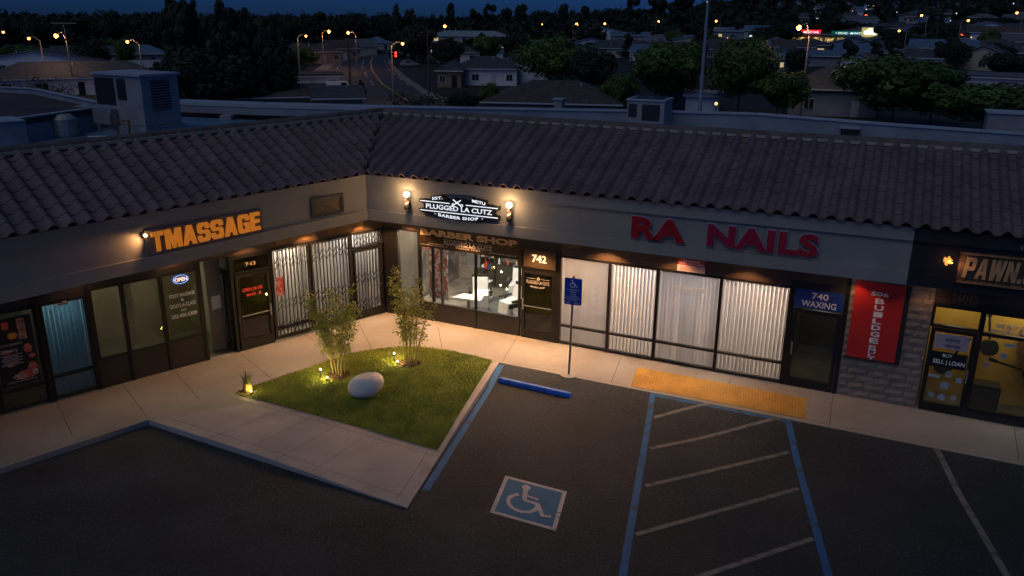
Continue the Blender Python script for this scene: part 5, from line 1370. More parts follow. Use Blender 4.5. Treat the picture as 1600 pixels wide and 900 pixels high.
H(1468,77,66,8,0,2.7,'hip',0,0,4,'white-windowed bungalow above the long blue roof', rh=1.4)
H(1532,112,52,9,-8,3.2,'gable',1,0,1,'tan gable house with a single dark window on the right', rh=2.0)
H(1582,168,150,9,-2,4.0,'flat',0,4,3,'pale green lit building behind the trees at the right edge', rh=.3, lit=.3, litm=m_hpale)
H(1572,70,84,9,0,3.0,'gable_side',0,1,4,'white house with small windows high on the right slope', rh=1.5)
H(1405,60,70,9,0,2.8,'gable_side',4,0,3,'brown house right of the glowing billboard', rh=1.3)
H(1120,60,44,9,0,2.8,'hip',1,1,2,'small distant house beside a street lamp above the round trees', rh=1.3)
H(1155,62,70,9,0,3.0,'gable_side',3,3,4,'blue-grey building with tiny lit windows above the big tree', rh=1.2, lit=.5)
H(1290,40,70,9,0,2.8,'gable_side',4,0,3,'shadowed house on the slope above the shop signs', rh=1.4, lit=.15)
rr = random.Random(31)
GH = 'small far houses scattered over the right hillside'
for i in range(26):
    px = rr.choice([rr.uniform(1060, 1600), rr.uniform(1180, 1600)]); py = rr.uniform(8, 46) if px > 1180 else rr.uniform(22, 40)
    H(px, py, rr.uniform(20, 42), 8, rr.uniform(-20, 20), 2.7, rr.choice(['hip','gable_side','gable']), rr.choice([0,0,3,1]), rr.choice([0,3,4]), 2, 'small dim house among trees high on the far right hillside', rh=1.4, lit=.25, door_=False, group=GH)

GH2 = 'low houses filling the dim neighbourhood'
FILL = [(60,84),(100,80),(185,82),(240,86),(300,92),(20,84),(655,88),(650,74),(690,70),(830,84),(850,72),(905,92),(945,90),(1010,96),(1030,84),(1045,70),(1085,92),(1090,74),(1130,84),(1170,96),(1180,80),(1205,112),(1240,92),(1215,86),(1258,88),(1340,100),(1378,86),(1420,104),(1440,112),(1500,100),(1560,92),(1590,84),(1350,66),(1440,64),(1500,66),(1545,58),(1595,60),(1190,60),(1340,118),(1590,104),(800,70),(1000,66)]
for i, (px, py) in enumerate(FILL):
    H(px, py, rr.uniform(44, 74) if 'rr' in globals() else 55, 9, rr.uniform(-14, 14), 2.7, ('hip','gable_side','gable')[i % 3], (0,3,1,0,4)[i % 5], (0,3,1,4)[i % 4], 3, ('pale','grey','cream','white','tan')[i % 5]+' low house glimpsed between dark trees in the dim neighbourhood', rh=1.5, lit=.12, group=GH2)
# strip of shops with lit signs
e, m0, W, p = H(1272,71,150,10,0,3.0,'flat',4,0,0,'low row of shops with a red sign and a green sign on the roof edge', rh=.3, door_=False)
x_ = lambda px: (px-1272)*math.hypot(p.x,p.y)/FPX
MB(m0).box(x_(1216), x_(1312), -.06, -.003, .4, 2.2).build('lit_shopfront', mat('shopfront', (.2,.15,.05), .5, emis=(1,.72,.22), estr=.9), e).data.materials[0]
mm = MATS['shopfront'].node_tree; t = mm.nodes.new('ShaderNodeTexNoise'); t.inputs['Scale'].default_value = 1.1; t.inputs['Detail'].default_value = 4
tc_ = mm.nodes.new('ShaderNodeTexCoord'); mm.links.new(tc_.outputs['Object'], t.inputs['Vector']); r_ = mm.nodes.new('ShaderNodeValToRGB'); r_.color_ramp.elements[0].position = .42; r_.color_ramp.elements[1].position = .62
r_.color_ramp.elements[0].color = (.02,.015,.004,1); r_.color_ramp.elements[1].color = (1,.68,.2,1); mm.links.new(t.outputs['Fac'], r_.inputs[0]); mm.links.new(r_.outputs[0], mm.nodes['Principled BSDF'].inputs['Emission Color'])
b = MB(m0)
for k in range(9): b.box(x_(1216+12*k)-.12, x_(1216+12*k)+.12, -.12, -.063, .4, 2.2)
b.build('mullion', m_mdark, e)
def shop_sign(u0, u1, z0, z1, m, txt, tm, lab, off_=.4):
    s_ = empty('shop_sign', tuple(m0 @ Vector(((u0+u1)/2, -.3, z0))), lab, 'sign')
    MB(m0).box(u0, u1, -off_, -off_+.25, z0, z1).build('sign_box', m, s_)
    b = MB(m0); text(b, txt, u0+(u1-u0)*.12, u1-(u1-u0)*.08, z0+(z1-z0)*.3, z0+(z1-z0)*.75, -off_-.04, .03, .01); b.build('sign_letters', tm, s_)
shop_sign(x_(1253), x_(1279), 2.9, 4.2, emit('sign_red', (1, .01, .03), 1.2), 'MENZ NAIL', emit('sign_pale', (1,.7,.75), 1.6), 'small glowing red sign on the distant row of shops')
shop_sign(x_(1293), x_(1336), 2.8, 4.0, emit('sign_green', (.0, .13, .10), .5), '+ DRUGS - MARKET', emit('sign_pale2', (.7,1,.95), 1.2), 'long dark green sign with pale letters on the distant row of shops')

# trees ---------------------------------------------------------------
def crown_mesh(name, seed, kind, nleaf, leaf, m):
    rs = np.random.RandomState(seed); pts = []
    cl = []
    if kind == 'round':
        for i in range(46):
            d = rs.normal(size=3); d /= np.linalg.norm(d); d[2] = d[2]*.8+.12
            r = rs.uniform(.45, .82); cl.append((d*r*np.array([1,1,.75]), rs.uniform(.22, .38)))
        cl += [(rs.normal(size=3)*.25, .4) for _ in range(8)]
    elif kind == 'conifer':
        for i in range(60):
            t = rs.uniform(0, 1)**.8; a = rs.uniform(0, 6.28); r = (1-t)**.7*rs.uniform(.2, 1)*.85+.04
            cl.append((np.array([r*math.cos(a), r*math.sin(a), -1+2.0*t]), (1-t)*.18+.10))
    else:  # ragged
        for i in range(30):
            t = rs.uniform(0, 1); a = rs.uniform(0, 6.28); r = (.75-.45*t)*rs.uniform(.2, 1)
            cl.append((np.array([r*math.cos(a), r*math.sin(a), -.9+1.9*t]), rs.uniform(.13, .28)))
    wts = np.array([c_[1]**2 for c_ in cl]); wts /= wts.sum(); idx = rs.choice(len(cl), nleaf, p=wts)
    vs = np.zeros((nleaf, 4, 3))
    for k, i in enumerate(idx):
        c_, r = cl[i]; d = rs.normal(size=3); d /= np.linalg.norm(d); q = c_+d*r*rs.uniform(.55, 1.05)**.5
        u = np.cross(d, rs.normal(size=3)); u /= np.linalg.norm(u); v = np.cross(u, d)+d*rs.uniform(-.5,.5); s_ = leaf*rs.uniform(.6, 1.4)
        vs[k] = [q-u*s_*.5, q-v*s_*.35, q+u*s_*.5, q+v*s_*.35]
    me = bpy.data.meshes.new(name); me.from_pydata(vs.reshape(-1, 3).tolist(), [], [(4*k, 4*k+1, 4*k+2, 4*k+3) for k in range(nleaf)]); me.materials.append(m)
    return me
m_leafA = mat('foliage', (.025, .060, .012), .75, col2=(.10, .18, .026), scale=3.2, thresh=(.35, .65)); m_leafB = mat('foliage_dark', (.010, .020, .010), .8, col2=(.022, .036, .016), scale=3, thresh=(.35, .65))
m_trunk = mat('bark', (.06, .045, .035), .95, var=.3, scale=3)
CR = {'round': [crown_mesh('crown', 10+i, 'round', 9000, .085, m_leafA) for i in range(3)], 'dark': [crown_mesh('crown', 20+i, 'round', 5500, .105, m_leafB) for i in range(3)],
      'conifer': [crown_mesh('crown', 30+i, 'conifer', 8000, .085, m_leafB) for i in range(3)], 'ragged': [crown_mesh('crown', 40+i, 'ragged', 3600, .13, m_leafB) for i in range(3)],
      'tiny': [crown_mesh('crown', 50+i, 'ragged', 500, .22, m_leafB) for i in range(3)]}
b = MB(); b.tube([(0,0,0),(.02,0,.5),(0,.01,1)], [.05,.035,.025], 8)
for a in (0.3, 2.2, 4.3): b.tube([(0,0,.7),(.12*math.cos(a),.12*math.sin(a),1.1),(.3*math.cos(a),.3*math.sin(a),1.6)], [.026,.02,.008], 6)
TR = b.build('trunk', m_trunk, origin=(0,0,0)).data
bpy.data.objects.remove(bpy.data.objects['trunk'])
tcount = 0
def tree(px, pbase, ptop, wpx, kind, label, group=None, dist=None, clear=.18, name=None):
    """px centre, base and top rows, crown width: real size follows from where it stands"""
    global tcount; tcount += 1
    p = hit(px, pbase) if dist is None else None
    if dist is not None:
        d = ray(px, 200); k = dist/math.hypot(d[0], d[1]); p = Vector((d[0]*k, d[1]*k, 0)); p.z = terrain_z(p.x, p.y)
    D = math.hypot(p.x, p.y); d = ray(px, ptop); k = D/math.hypot(d[0], d[1]); top_ = CAM_H+d[2]*k; hgt = max(2.5, top_-p.z); Wd = wpx*D/FPX
    e = empty(name or ('conifer' if kind == 'conifer' else 'tree'), (p.x, p.y, p.z-.1), label, 'tree', group)
    me = rnd.choice(CR[kind]); o = bpy.data.objects.new('crown', me); COL.objects.link(o); o.parent = e
    if kind in ('round', 'dark'): zc, hz = hgt*(1+clear)/2, hgt*(1-clear)/2/.78
    else: zc, hz = hgt*(1+clear*.5)/2, hgt*(1-clear*.5)/2
    o.location = (0, 0, zc); o.scale = (Wd/1.75, Wd/1.75, hz*1.04); o.rotation_euler = (0, 0, rnd.uniform(0, 6.28))
    t = bpy.data.objects.new('trunk', TR); COL.objects.link(t); t.parent = e; th = zc*.62; t.scale = (th*.8, th*.8, th); t.rotation_euler = (0, 0, rnd.uniform(0, 6.28))
    return e
T = tree; GR = 'round street trees behind the shopping centre'
T(862,140,57,104,'round','broad round tree with a forked trunk beside the white gable wing',GR)
T(925,150,74,70,'dark','dark tree crowded against the right side of the forked round tree',GR)
T(966,176,113,58,'round','smallest round tree of the row, behind the boxy rooftop unit',GR)
T(1036,176,57,112,'round','large round tree between the rooftop unit and the roof mast',GR)
T(1152,184,50,102,'round','tall bushy tree just right of the roof mast',GR)
T(1212,188,104,86,'round','tree whose right edge touches the tall street lamp',GR)
T(1392,200,78,172,'round','widest round tree, centred behind the right parapet',GR)
T(1452,196,98,80,'dark','darker tree leaning on the right side of the widest tree',GR)
T(1530,214,122,148,'round','low spreading tree in front of the pale green lit building',GR)
T(284,168,-2,74,'conifer','very tall dark conifer at the left of the conifer group',None,clear=.05)
T(318,170,2,40,'conifer','narrow tall conifer, second from the left of the conifer group',None,clear=.05)
T(358,172,8,66,'conifer','ragged conifer with two tips in the middle of the conifer group',None,clear=.05)
T(396,170,20,66,'conifer','dark conifer right of the middle of the conifer group',None,clear=.05)
T(432,168,62,64,'dark','rounded dark tree at the right foot of the conifer group',None,clear=.05)
T(335,172,70,140,'dark','wide dark bushy tree filling the base of the conifer group',None,clear=.0)
T(300,170,4,92,'ragged','broad ragged evergreen between the two leftmost tall conifers',None,clear=.0)
T(378,170,16,96,'ragged','broad ragged evergreen right of the two-tipped conifer',None,clear=.0)
T(438,168,48,50,'ragged','ragged evergreen at the right end of the conifer group',None,clear=.0)
T(475,112,73,40,'round','small lamp-lit street tree beside the brown row of houses')
T(565,152,124,18,'conifer','small young conifer standing before the road',clear=.1)
T(61,101,68,60,'dark','round dark tree behind the gabled house at the left')
T(172,140,110,86,'round','flat-topped tree behind the big rooftop cooler',clear=.1)
T(622,92,10,34,'conifer','tallest dark tree right at the road bend',clear=.1)
T(655,100,36,56,'dark','wide dark tree right of the tall tree at the road bend')
T(688,100,62,28,'dark','dark tree left of the lit apartment block',clear=.1)
T(644,96,15,30,'ragged','ragged dark tree behind the road bend trees',clear=.1)
T(759,104,52,40,'round','round tree in front of the lit apartment block')
T(802,104,50,46,'dark','dark round tree right of the lit apartment block')
T(764,172,128,36,'round','small clipped tree just behind the parapet, right of the road',clear=.15)
T(722,172,143,52,'dark','low rounded shrub beside the pavement behind the parapet',clear=.0)
T(705,62,8,22,'ragged','twin-topped tall tree left of the far apartments',clear=.15)
T(765,60,7,34,'ragged','tall ragged tree above the lit apartment block',clear=.15)
T(740,60,15,30,'ragged','pointed tree between two tall ragged trees',clear=.1)
T(814,62,10,34,'ragged','dark ragged tree on the skyline above the forked round tree',clear=.1)
T(845,58,15,34,'dark','rounded skyline tree left of two utility poles',clear=.1)
T(880,56,9,28,'ragged','skyline tree standing behind the left utility pole',clear=.15)
T(912,56,10,40,'ragged','skyline tree right of the utility poles',clear=.15)
T(955,52,12,36,'dark','rounded skyline tree above the two-storey gabled house',clear=.1)
T(985,56,-4,44,'ragged','tall skyline tree left of the highest tree group',clear=.1)
T(1020,58,-8,50,'ragged','highest broad skyline tree near the picture centre right',clear=.1)
T(1062,58,-6,60,'ragged','broad skyline tree left of the roof mast top',clear=.1)
T(1160,48,-8,44,'ragged','tall dark skyline tree right of the roof mast top',clear=.1)
T(1216,78,34,66,'dark','dark tree left of the glowing red shop sign',clear=.05)
T(1412,88,52,52,'dark','round dark tree below the brown house on the right')
T(1460,66,32,60,'dark','spreading dark tree under the right hillside lamps')
T(1555,52,26,70,'dark','dark tree mass high at the right edge')
T(1570,120,82,66,'dark','dark tree right of the tan gable house')
T(1290,60,28,80,'dark','dark tree behind the row of shops',clear=.05)
GT = 'dark trees along the far tree line'
LINE = [(10,96,26,60),(45,92,33,50),(88,90,24,60),(125,92,30,52),(160,90,26,60),(178,88,16,46),(215,92,24,56),(240,90,18,50),(262,96,28,60),
        (425,74,24,40),(445,70,22,50),(470,72,27,40),(500,72,20,44),(528,74,26,40),(556,72,17,44),(585,74,24,40),(605,72,20,36),(670,66,22,36),(790,62,14,34)]
for i, (x, yb, yt, w_) in enumerate(LINE):
    T(x, yb, yt+rnd.uniform(-2,3), w_, 'dark' if i % 3 else 'ragged', 'dark full-crowned tree in the far tree line at the left half of the skyline', GT, clear=.1)
for i in range(34):
    px = rnd.uniform(1070, 1600); yb = rnd.uniform(14, 62); T(px, yb, yb-rnd.uniform(14, 24), rnd.uniform(22, 50), 'dark', 'dark tree scattered among the small houses on the right hillside', 'trees on the right hillside', clear=.1)
for i in range(70):
    px = rnd.choice([rnd.uniform(640, 1100), rnd.uniform(1080, 1600), rnd.uniform(0, 250)]); yb = rnd.uniform(62, 118)
    if 1210 < px < 1370 and yb < 90: continue
    D_ = math.hypot(*hit(px, yb)[:2]); T(px, yb, yb-rnd.uniform(4.5, 8)*FPX/D_, rnd.uniform(4.5, 8)*FPX/D_, rnd.choice(['dark', 'dark', 'round', 'ragged']), 'dark garden tree standing between the dim neighbourhood houses', 'garden trees of the neighbourhood', clear=.1)
# hedges
def hedge(pts, h_, wd, label, seed):
    b = MB(); rr = random.Random(seed)
    P = [hit(x, y) for x, y in pts]
    for i in range(len(P)-1):
        L_ = (P[i+1]-P[i]).length
        for _ in range(int(L_*150)):
            p = P[i].lerp(P[i+1], rr.random()); q = p+Vector((rr.gauss(0, wd*.35), rr.gauss(0, wd*.35), rr.uniform(0, h_*(.8+.25*math.sin(p.x*1.1))))); leafset(b, q, .38, rr, 1)
    core = MB()
    tag(b.build('hedge', m_leafB, recalc=False), label, 'hedge')
hedge([(615,168),(700,172)], 2.0, 2.4, 'low dark hedge between the road and the parapet', 1)
hedge([(-20,158),(60,155),(110,158)], 3.0, 2.4, 'dark bushy hedge beyond the raised brown roof at the left', 2)
# distant wooded band: far-off trees that read as one mass
vs, fs = [], []; rs = np.random.RandomState(9)
for i in range(1500):
    a = R_(rs.uniform(-38, 38)); D = rs.uniform(330, 1100); x, y = D*math.sin(a), D*math.cos(a); z = terrain_z(x, y)
    hh = rs.uniform(6, 12.5); ww = rs.uniform(3.5, 8)
    for k in range(26):
        d = rs.normal(size=3); d /= np.linalg.norm(d); c_ = np.array([x, y, z+hh*.5])+d*np.array([ww*.5, ww*.5, hh*.5])*rs.uniform(.6, 1); u = rs.normal(size=3); u /= np.linalg.norm(u); v = np.cross(u, d)
        s_ = rs.uniform(1.2, 2.4); n = len(vs); vs += [tuple(c_-u*s_), tuple(c_-v*s_*.7), tuple(c_+u*s_), tuple(c_+v*s_*.7)]; fs.append((n, n+1, n+2, n+3))
me = bpy.data.meshes.new('distant_woods'); me.from_pydata(vs, [], fs); me.materials.append(m_leafB)
o = bpy.data.objects.new('distant_woods', me); COL.objects.link(o); tag(o, 'dark mass of far trees across the whole horizon', 'woods', kind='stuff')

# street lamps ----------------------------------------------------------
m_pole = mat('lamp_pole', (.30, .27, .25), .6, metal=.3); m_wood = mat('wood_pole', (.09, .06, .045), .9, var=.2, scale=1)
m_sod = emit('sodium', (1, .36, .07), 9); m_wht = emit('white_lamp', (.85, .92, 1), 14)
def lamp(px, py, label, hgt=8.0, arm=1.6, side=1, m=m_sod, r=.34, energy=0, group='street lamps of the neighbourhood'):
    p = hit(px, py, above=hgt); e = empty('street_lamp', (p.x+side*arm, p.y, p.z), label, 'street lamp', group)
    x = p.x+side*arm
    MB().tube([(x, p.y, p.z-.5), (x, p.y, p.z+hgt-.3)], [.14, .08], 8).build('pole', m_pole, e)
    MB().tube([(x, p.y, p.z+hgt-.32), (x-side*arm*.5, p.y, p.z+hgt+.22), (p.x, p.y, p.z+hgt+.18)], .06, 6).build('arm', m_pole, e)
    D = math.hypot(p.x, p.y); r = max(.2, D*r/260)
    MB().box(p.x-.35, p.x+.35, p.y-.16, p.y+.16, p.z+hgt+.12, p.z+hgt+.26).build('lamp_head', m_pole, e)
    MB().ball((p.x, p.y, p.z+hgt-.02), r, 6).build('bulb', m, e, smooth_=True)
    if energy: light('POINT', 'lamp_light', (p.x, p.y, p.z+hgt-r-.3), energy, (1, .50, .20), .25, e)
for i, (x, y, en, lab) in enumerate([
    (5,50,0,'glowing street lamp at the extreme left edge under the tree line'),(45,60,0,'glowing street lamp second from the left, above the round dark tree'),
    (199,65,260,'glowing street lamp lighting a tree above the blue-roofed house'),(478,56,220,'glowing street lamp above the small lit street tree'),
    (514,49,420,'bright street lamp on a pale pole by the brown row of houses'),(544,51,420,'street lamp on the wooden pole beside the road'),
    (629,68,320,'street lamp over the right pavement near the red traffic light'),(695,41,0,'bright street lamp left of the far apartments'),
    (848,38,0,'orange street lamp left of the two utility poles'),(901,38,0,'bright orange street lamp right of the two utility poles'),
    (945,37,0,'orange street lamp over the two-storey gabled house'),(994,32,0,'orange street lamp left of the highest skyline tree'),
    (1029,34,0,'orange street lamp below the highest skyline tree'),(1119,33,0,'orange street lamp right of the roof mast top'),
    (1440,24,0,'bright lamp on the right hillside above the brown house'),(1513,32,0,'street lamp on the hillside left of the right edge'),
    (1589,20,0,'street lamp at the extreme right edge of the hillside'),(1405,48,0,'small orange lamp just right of the glowing billboard')]):
    lamp(x, y, lab, energy=en, side=(1 if i % 3 else -1) if i not in (4,) else -1, m=m_sod, r=.30 if i not in (7,9,4,5) else .42)
# tall near lamps
def tall_lamp(bx_, by_, topy, lampx, lampy, label, lx=None):
    p = hit(bx_, by_); D = math.hypot(p.x, p.y); d = ray(bx_, topy); hgt = CAM_H+d[2]*D/math.hypot(d[0], d[1])-p.z
    e = empty('street_lamp', tuple(p), label, 'street lamp'); dx = (lampx-lx)*D/FPX
    d2 = ray(lampx, lampy); lz = CAM_H+d2[2]*D/math.hypot(d2[0], d2[1])
    MB().tube([(p.x, p.y, p.z), (p.x, p.y, p.z+hgt)], [.16, .09], 8).build('pole', m_pole, e)
    MB().tube([(p.x, p.y, p.z+hgt-.02), (p.x+dx*.35, p.y, lz+.55), (p.x+dx, p.y, lz+.22)], .07, 6).build('arm', m_pole, e)
    MB().box(p.x+dx-.35, p.x+dx+.35, p.y-.15, p.y+.15, lz+.14, lz+.27).build('lamp_head', m_pole, e)
    MB().ball((p.x+dx, p.y, lz), .30, 8).build('bulb', m_sod, e, smooth_=True)
    light('POINT', 'lamp_light', (p.x+dx, p.y, lz-.45), 500, (1, .55, .25), .2, e)
    return e, p, hgt
tall_lamp(1250,184,56,1251,43,'tall street lamp with a curved arm and bright bulb behind the right parapet',1267)
e, p, hgt = tall_lamp(117,149,62,88,56,'leaning tall street lamp pole with a crossbar at the left',101)
MB().tube([(p.x, p.y, p.z+hgt), (p.x-.1, p.y, p.z+hgt+2.3)], .06, 6).build('mast', m_pole, e)
MB().bar((p.x-1.9, p.y, p.z+hgt+2.3), (p.x+1.9, p.y, p.z+hgt+2.3), .12).build('crossbar', m_pole, e)
# utility poles
def upole(px, pb, ptop, label, cross=2, dist=None):
    p = hit(px, pb); D = math.hypot(p.x, p.y); d = ray(px, ptop); hgt = CAM_H+d[2]*D/math.hypot(d[0], d[1])-p.z
    e = empty('utility_pole', tuple(p), label, 'utility pole', 'wooden utility poles'); MB().tube([(p.x, p.y, p.z-.3), (p.x, p.y, p.z+hgt)], [.17, .11], 8).build('pole', m_wood, e)
    for k in range(cross): MB().bar((p.x-1.2, p.y-.12, p.z+hgt-.5-k*1.1), (p.x+1.2, p.y-.12, p.z+hgt-.5-k*1.1), .12).build('crossarm', m_wood, e)
upole(548,147,55,'wooden pole rising through the road view'); upole(670,145,45,'wooden pole on the right pavement beside the white house',1)
upole(869,56,-6,'left of two tall utility poles on the skyline'); upole(894,64,10,'right of two tall utility poles on the skyline')
upole(408,84,20,'thin utility pole right of the conifer group'); upole(474,60,14,'thin utility pole above the brown houses'); upole(571,58,8,'thin utility pole on the skyline above the road')
upole(48,58,12,'utility pole with crossarms on the skyline at the far left'); upole(141,56,16,'thin pole on the skyline above the peach house'); upole(1458,88,26,'dark utility pole right of the widest tree')
# billboard
p = hit(1356, 77); D = math.hypot(p.x, p.y); s_ = D/FPX; e = empty('billboard', tuple(p), 'square glowing yellow-white billboard on a post on the right', 'billboard')
zt = lambda py: CAM_H+ray(1356, py)[2]*D/math.hypot(*ray(1356, py)[:2])
MB().tube([tuple(p), (p.x, p.y, zt(58))], .2, 8).build('post', m_pole, e)
MB().box(p.x-11*s_, p.x+11*s_, p.y, p.y+.4, zt(58), zt(43)).build('sign_box', emit('board_yellow', (.75, .62, .18), .55), e)
b = MB()
for (x, y, a, c_) in ((-3,50.5,5,2.6),(3,49.5,4.5,3),(0,47,3,2.2),(5,52,3,1.6),(-6,51,2,2)):
    z = zt(y); k = 16; b.prism([(p.x+(x+a*math.cos(2*math.pi*i/k)*(1+.2*(i%2)))*s_, z+c_*math.sin(2*math.pi*i/k)*(1+.2*(i%2))*s_) for i in range(k)], p.y-.08-.01*x*.1, p.y-.02, axis='y')
b.build('glowing_picture', emit('board_white', (1, .93, .75), 3), e)
# traffic light
p = hit(619, 107); e = empty('traffic_light', tuple(p), 'traffic light glowing red at the right side of the road', 'traffic light'); s_ = math.hypot(p.x, p.y)/FPX
MB().tube([tuple(p), (p.x, p.y, p.z+20*s_)], .09, 6).build('post', m_mdark, e)
MB().box(p.x-.3, p.x+.3, p.y, p.y+.3, p.z+16*s_, p.z+25*s_).build('signal_box', m_mdark, e)
for z in (18.2, 22.5): MB().ball((p.x, p.y-.05, p.z+z*s_), .26, 6).build('red_light', emit('red_light', (1, .03, .01), 6), e)
# small far lights on the hillside and in the tree line
rr = random.Random(77)
def lone(px, py, m, r, lab, grp):
    p = hit(px, py, above=3.0); D = math.hypot(p.x, p.y); e = empty('porch_lamp', tuple(p), lab, 'lamp', grp)
    MB().tube([(p.x, p.y, p.z-.3), (p.x, p.y, p.z+3)], .06, 5).build('post', m_mdark, e)
    MB().ball((p.x, p.y, p.z+3), max(.05, D*r/1700), 5).build('bulb', m, e)
m_lw = emit('far_white', (.75, .88, 1), 1.3); m_lo = emit('far_warm', (1, .55, .2), 1.8); m_lr = emit('far_red', (1, .06, .02), 5)
for i in range(46):
    px = rr.uniform(1075, 1600); lone(px, rr.uniform(2, 60), m_lw if rr.random() < .6 else m_lo, rr.uniform(.5, 1.1), 'tiny point of light among the dark trees of the right hillside', 'tiny far lights on the hillside')
for i in range(26):
    px = rr.uniform(690, 1070); lone(px, rr.uniform(27, 44), m_lw if rr.random() < .5 else m_lo, rr.uniform(.6, 1.2), 'tiny point of light in the tree line above the round trees', 'tiny far lights in the centre')
for i in range(14):
    px = rr.uniform(0, 620); lone(px, rr.uniform(36, 58), m_lw if rr.random() < .6 else m_lo, rr.uniform(.6, 1.2), 'tiny point of light in the dark tree line on the left', 'tiny far lights on the left')
for x, y, m, r, lab in ((1502,56,m_lr,1.8,'small red light on the right before the white bungalow'),(1353,25,m_lr,1.6,'small red light on the hillside above the billboard'),(142,52,m_lw,1.8,'white light in the trees above the small lit house'),
                        (743,68,m_lo,2.2,'warm porch light on the lit apartment block'),(1570,127,m_lw,3.2,'white flood light at the right edge building'),(1511,127,m_lo,3.4,'warm flood light over the low spreading tree'),(1185,58,m_lw,1.8,'left white light of the blue-grey building'),(1173,57,m_lw,1.6,'right of the white lights by the blue-grey building'),
                        (1119,162,m_lo,2.0,'orange lamp beside the plain white shed')):
    lone(x, y, m, r*1.6, lab, None)
# vehicles
def car(px, py, label, col, L_=4.4, Hh=1.45, yaw=0, van=False):
    p = hit(px, py); m0 = Matrix.Translation(p) @ Matrix.Rotation(R_(yaw), 4, 'Z'); e = empty('van' if van else 'parked_car', tuple(p), label, 'van' if van else 'car')
    w_ = .9
    pr = [(-L_/2,.35),(L_/2,.35),(L_/2,.8),(L_/2-.9,.95),(L_/2-1.5,Hh),(-L_/2+.25,Hh),(-L_/2,.9)] if van else [(-L_/2,.35),(L_/2,.35),(L_/2,.75),(L_/2-1.0,.9),(L_/2-1.7,Hh),(-L_/2+1.0,Hh),(-L_/2+.3,.95),(-L_/2,.85)]
    MB(m0).prism(pr, -w_, w_, axis='y').build('body', col, e, bevel=.05)
    g_ = MB(m0); zt_ = Hh-.12
    if van: g_.box(L_/2-2.4, L_/2-1.55, -w_-.01, w_+.01, 1.0, zt_)
    else: g_.box(-L_/2+1.2, L_/2-1.9, -w_-.01, w_+.01, .98, zt_)
    g_.build('side_window', m_hwin, e)
    for x in (-L_/2+.8, L_/2-.85):
        for y in (-w_, w_):
            t = MB(m0).tube([(x, y-.1, .33), (x, y+.1, .33)], .33, 14).build('wheel', m_mdark, e); MB(m0).tube([(x, y-.12, .33), (x, y+.12, .33)], .18, 10).build('rim', m_metal, t)
car(533,147,'white van parked beside the low flat garage', m_white, 5.0, 1.95, 10, True)
cr = mat('car_dark', (.03,.04,.06), .3, metal=.3); cw = mat('car_silver', (.3,.32,.34), .35, metal=.4)
car(590,84.5,'dark car at the far end of the curving road', cr, yaw=30); car(601,84,'silver car at the road bend, furthest away', cw, yaw=35)
car(640,104,'silver car parked behind the red traffic light', cw, yaw=10)
car(515,66,'white car glimpsed among the far houses left of the road bend', cw, yaw=0) if False else None

# rooftop equipment ------------------------------------------------------
m_unit = mat('unit_metal', (.30,.29,.29), .7, metal=.1, var=.15, scale=1.5); mix_into(m_unit, (.16,.12,.09), 3, (.56,.72), 8, .6)
m_grille = mat('grille', (.02,.02,.022), .7); m_rust = mat('rusty_steel', (.20,.10,.05), .85, var=.3, scale=6)
pb = hit(230, 213, z=ZFR); pl_ = hit(157, 205, z=ZFR); pr_ = hit(267, 204, z=ZFR)
f0 = frame(Vector((pb.x, pb.y, ZFR)), V2(pb.x-pl_.x, pb.y-pl_.y)); Wl = (V2(pb.x-pl_.x, pb.y-pl_.y)).length; Wd = (V2(pr_.x-pb.x, pr_.y-pb.y)).length; Wd = max(1.2, min(Wd, 2.2)); HU = 1.95
e = empty('rooftop_cooler', tuple(pb), 'large boxy rooftop cooler with louvred openings on the left wing', 'cooling unit')
MB(f0).box(-Wl, 0, 0, Wd, .32, HU).build('casing', m_unit, e)
MB(f0).box(-Wl-.06, .06, -.06, Wd+.06, .0, .30).build('curb', m_parap, e)
MB(f0).box(-Wl-.06, .08, -.08, Wd+.08, HU+.002, HU+.07).build('lid', m_cope, e)
def grille(x0, x1, z0, z1, side=False):
    g_ = MB(f0)
    if side: g_.box(-.0+.003, .02, x0, x1, z0, z1)
    else: g_.box(x0, x1, -.02, -.003, z0, z1)
    o = g_.build('grille', m_grille, e); s2 = MB(f0); n = int((z1-z0)/.09)
    for k in range(n):
        z = z0+.04+k*.09
        if side: s2.box(.021, .035, x0, x1, z, z+.025)
        else: s2.box(x0, x1, -.035, -.021, z, z+.025)
    s2.build('louvre', m_mdark if not side else m_unit, o)
grille(-Wl+.08, -Wl*.56, .95, 1.85); grille(-Wl*.50, -Wl*.32, 1.15, 1.85); grille(Wd*.25, Wd*.75, .8, 1.8, True)
b = MB(f0); b.box(-Wl*.95, -Wl*.55, -.28, -.05, .32, .85); b.build('control_box', m_metal, e)
b = MB(f0)
for x in (-Wl*.42, -Wl*.18): b.bar((x, -.35, 0), (x, -.30, .55), .05)
b.bar((-Wl*.42, -.32, .5), (-Wl*.18, -.32, .5), .05); b.tube([(-Wl*.5,-.2,.75),(-Wl*.5,-.4,.7),(-Wl*.5,-.4,.3)], .03, 6); b.build('rusty_stand', m_rust, e)
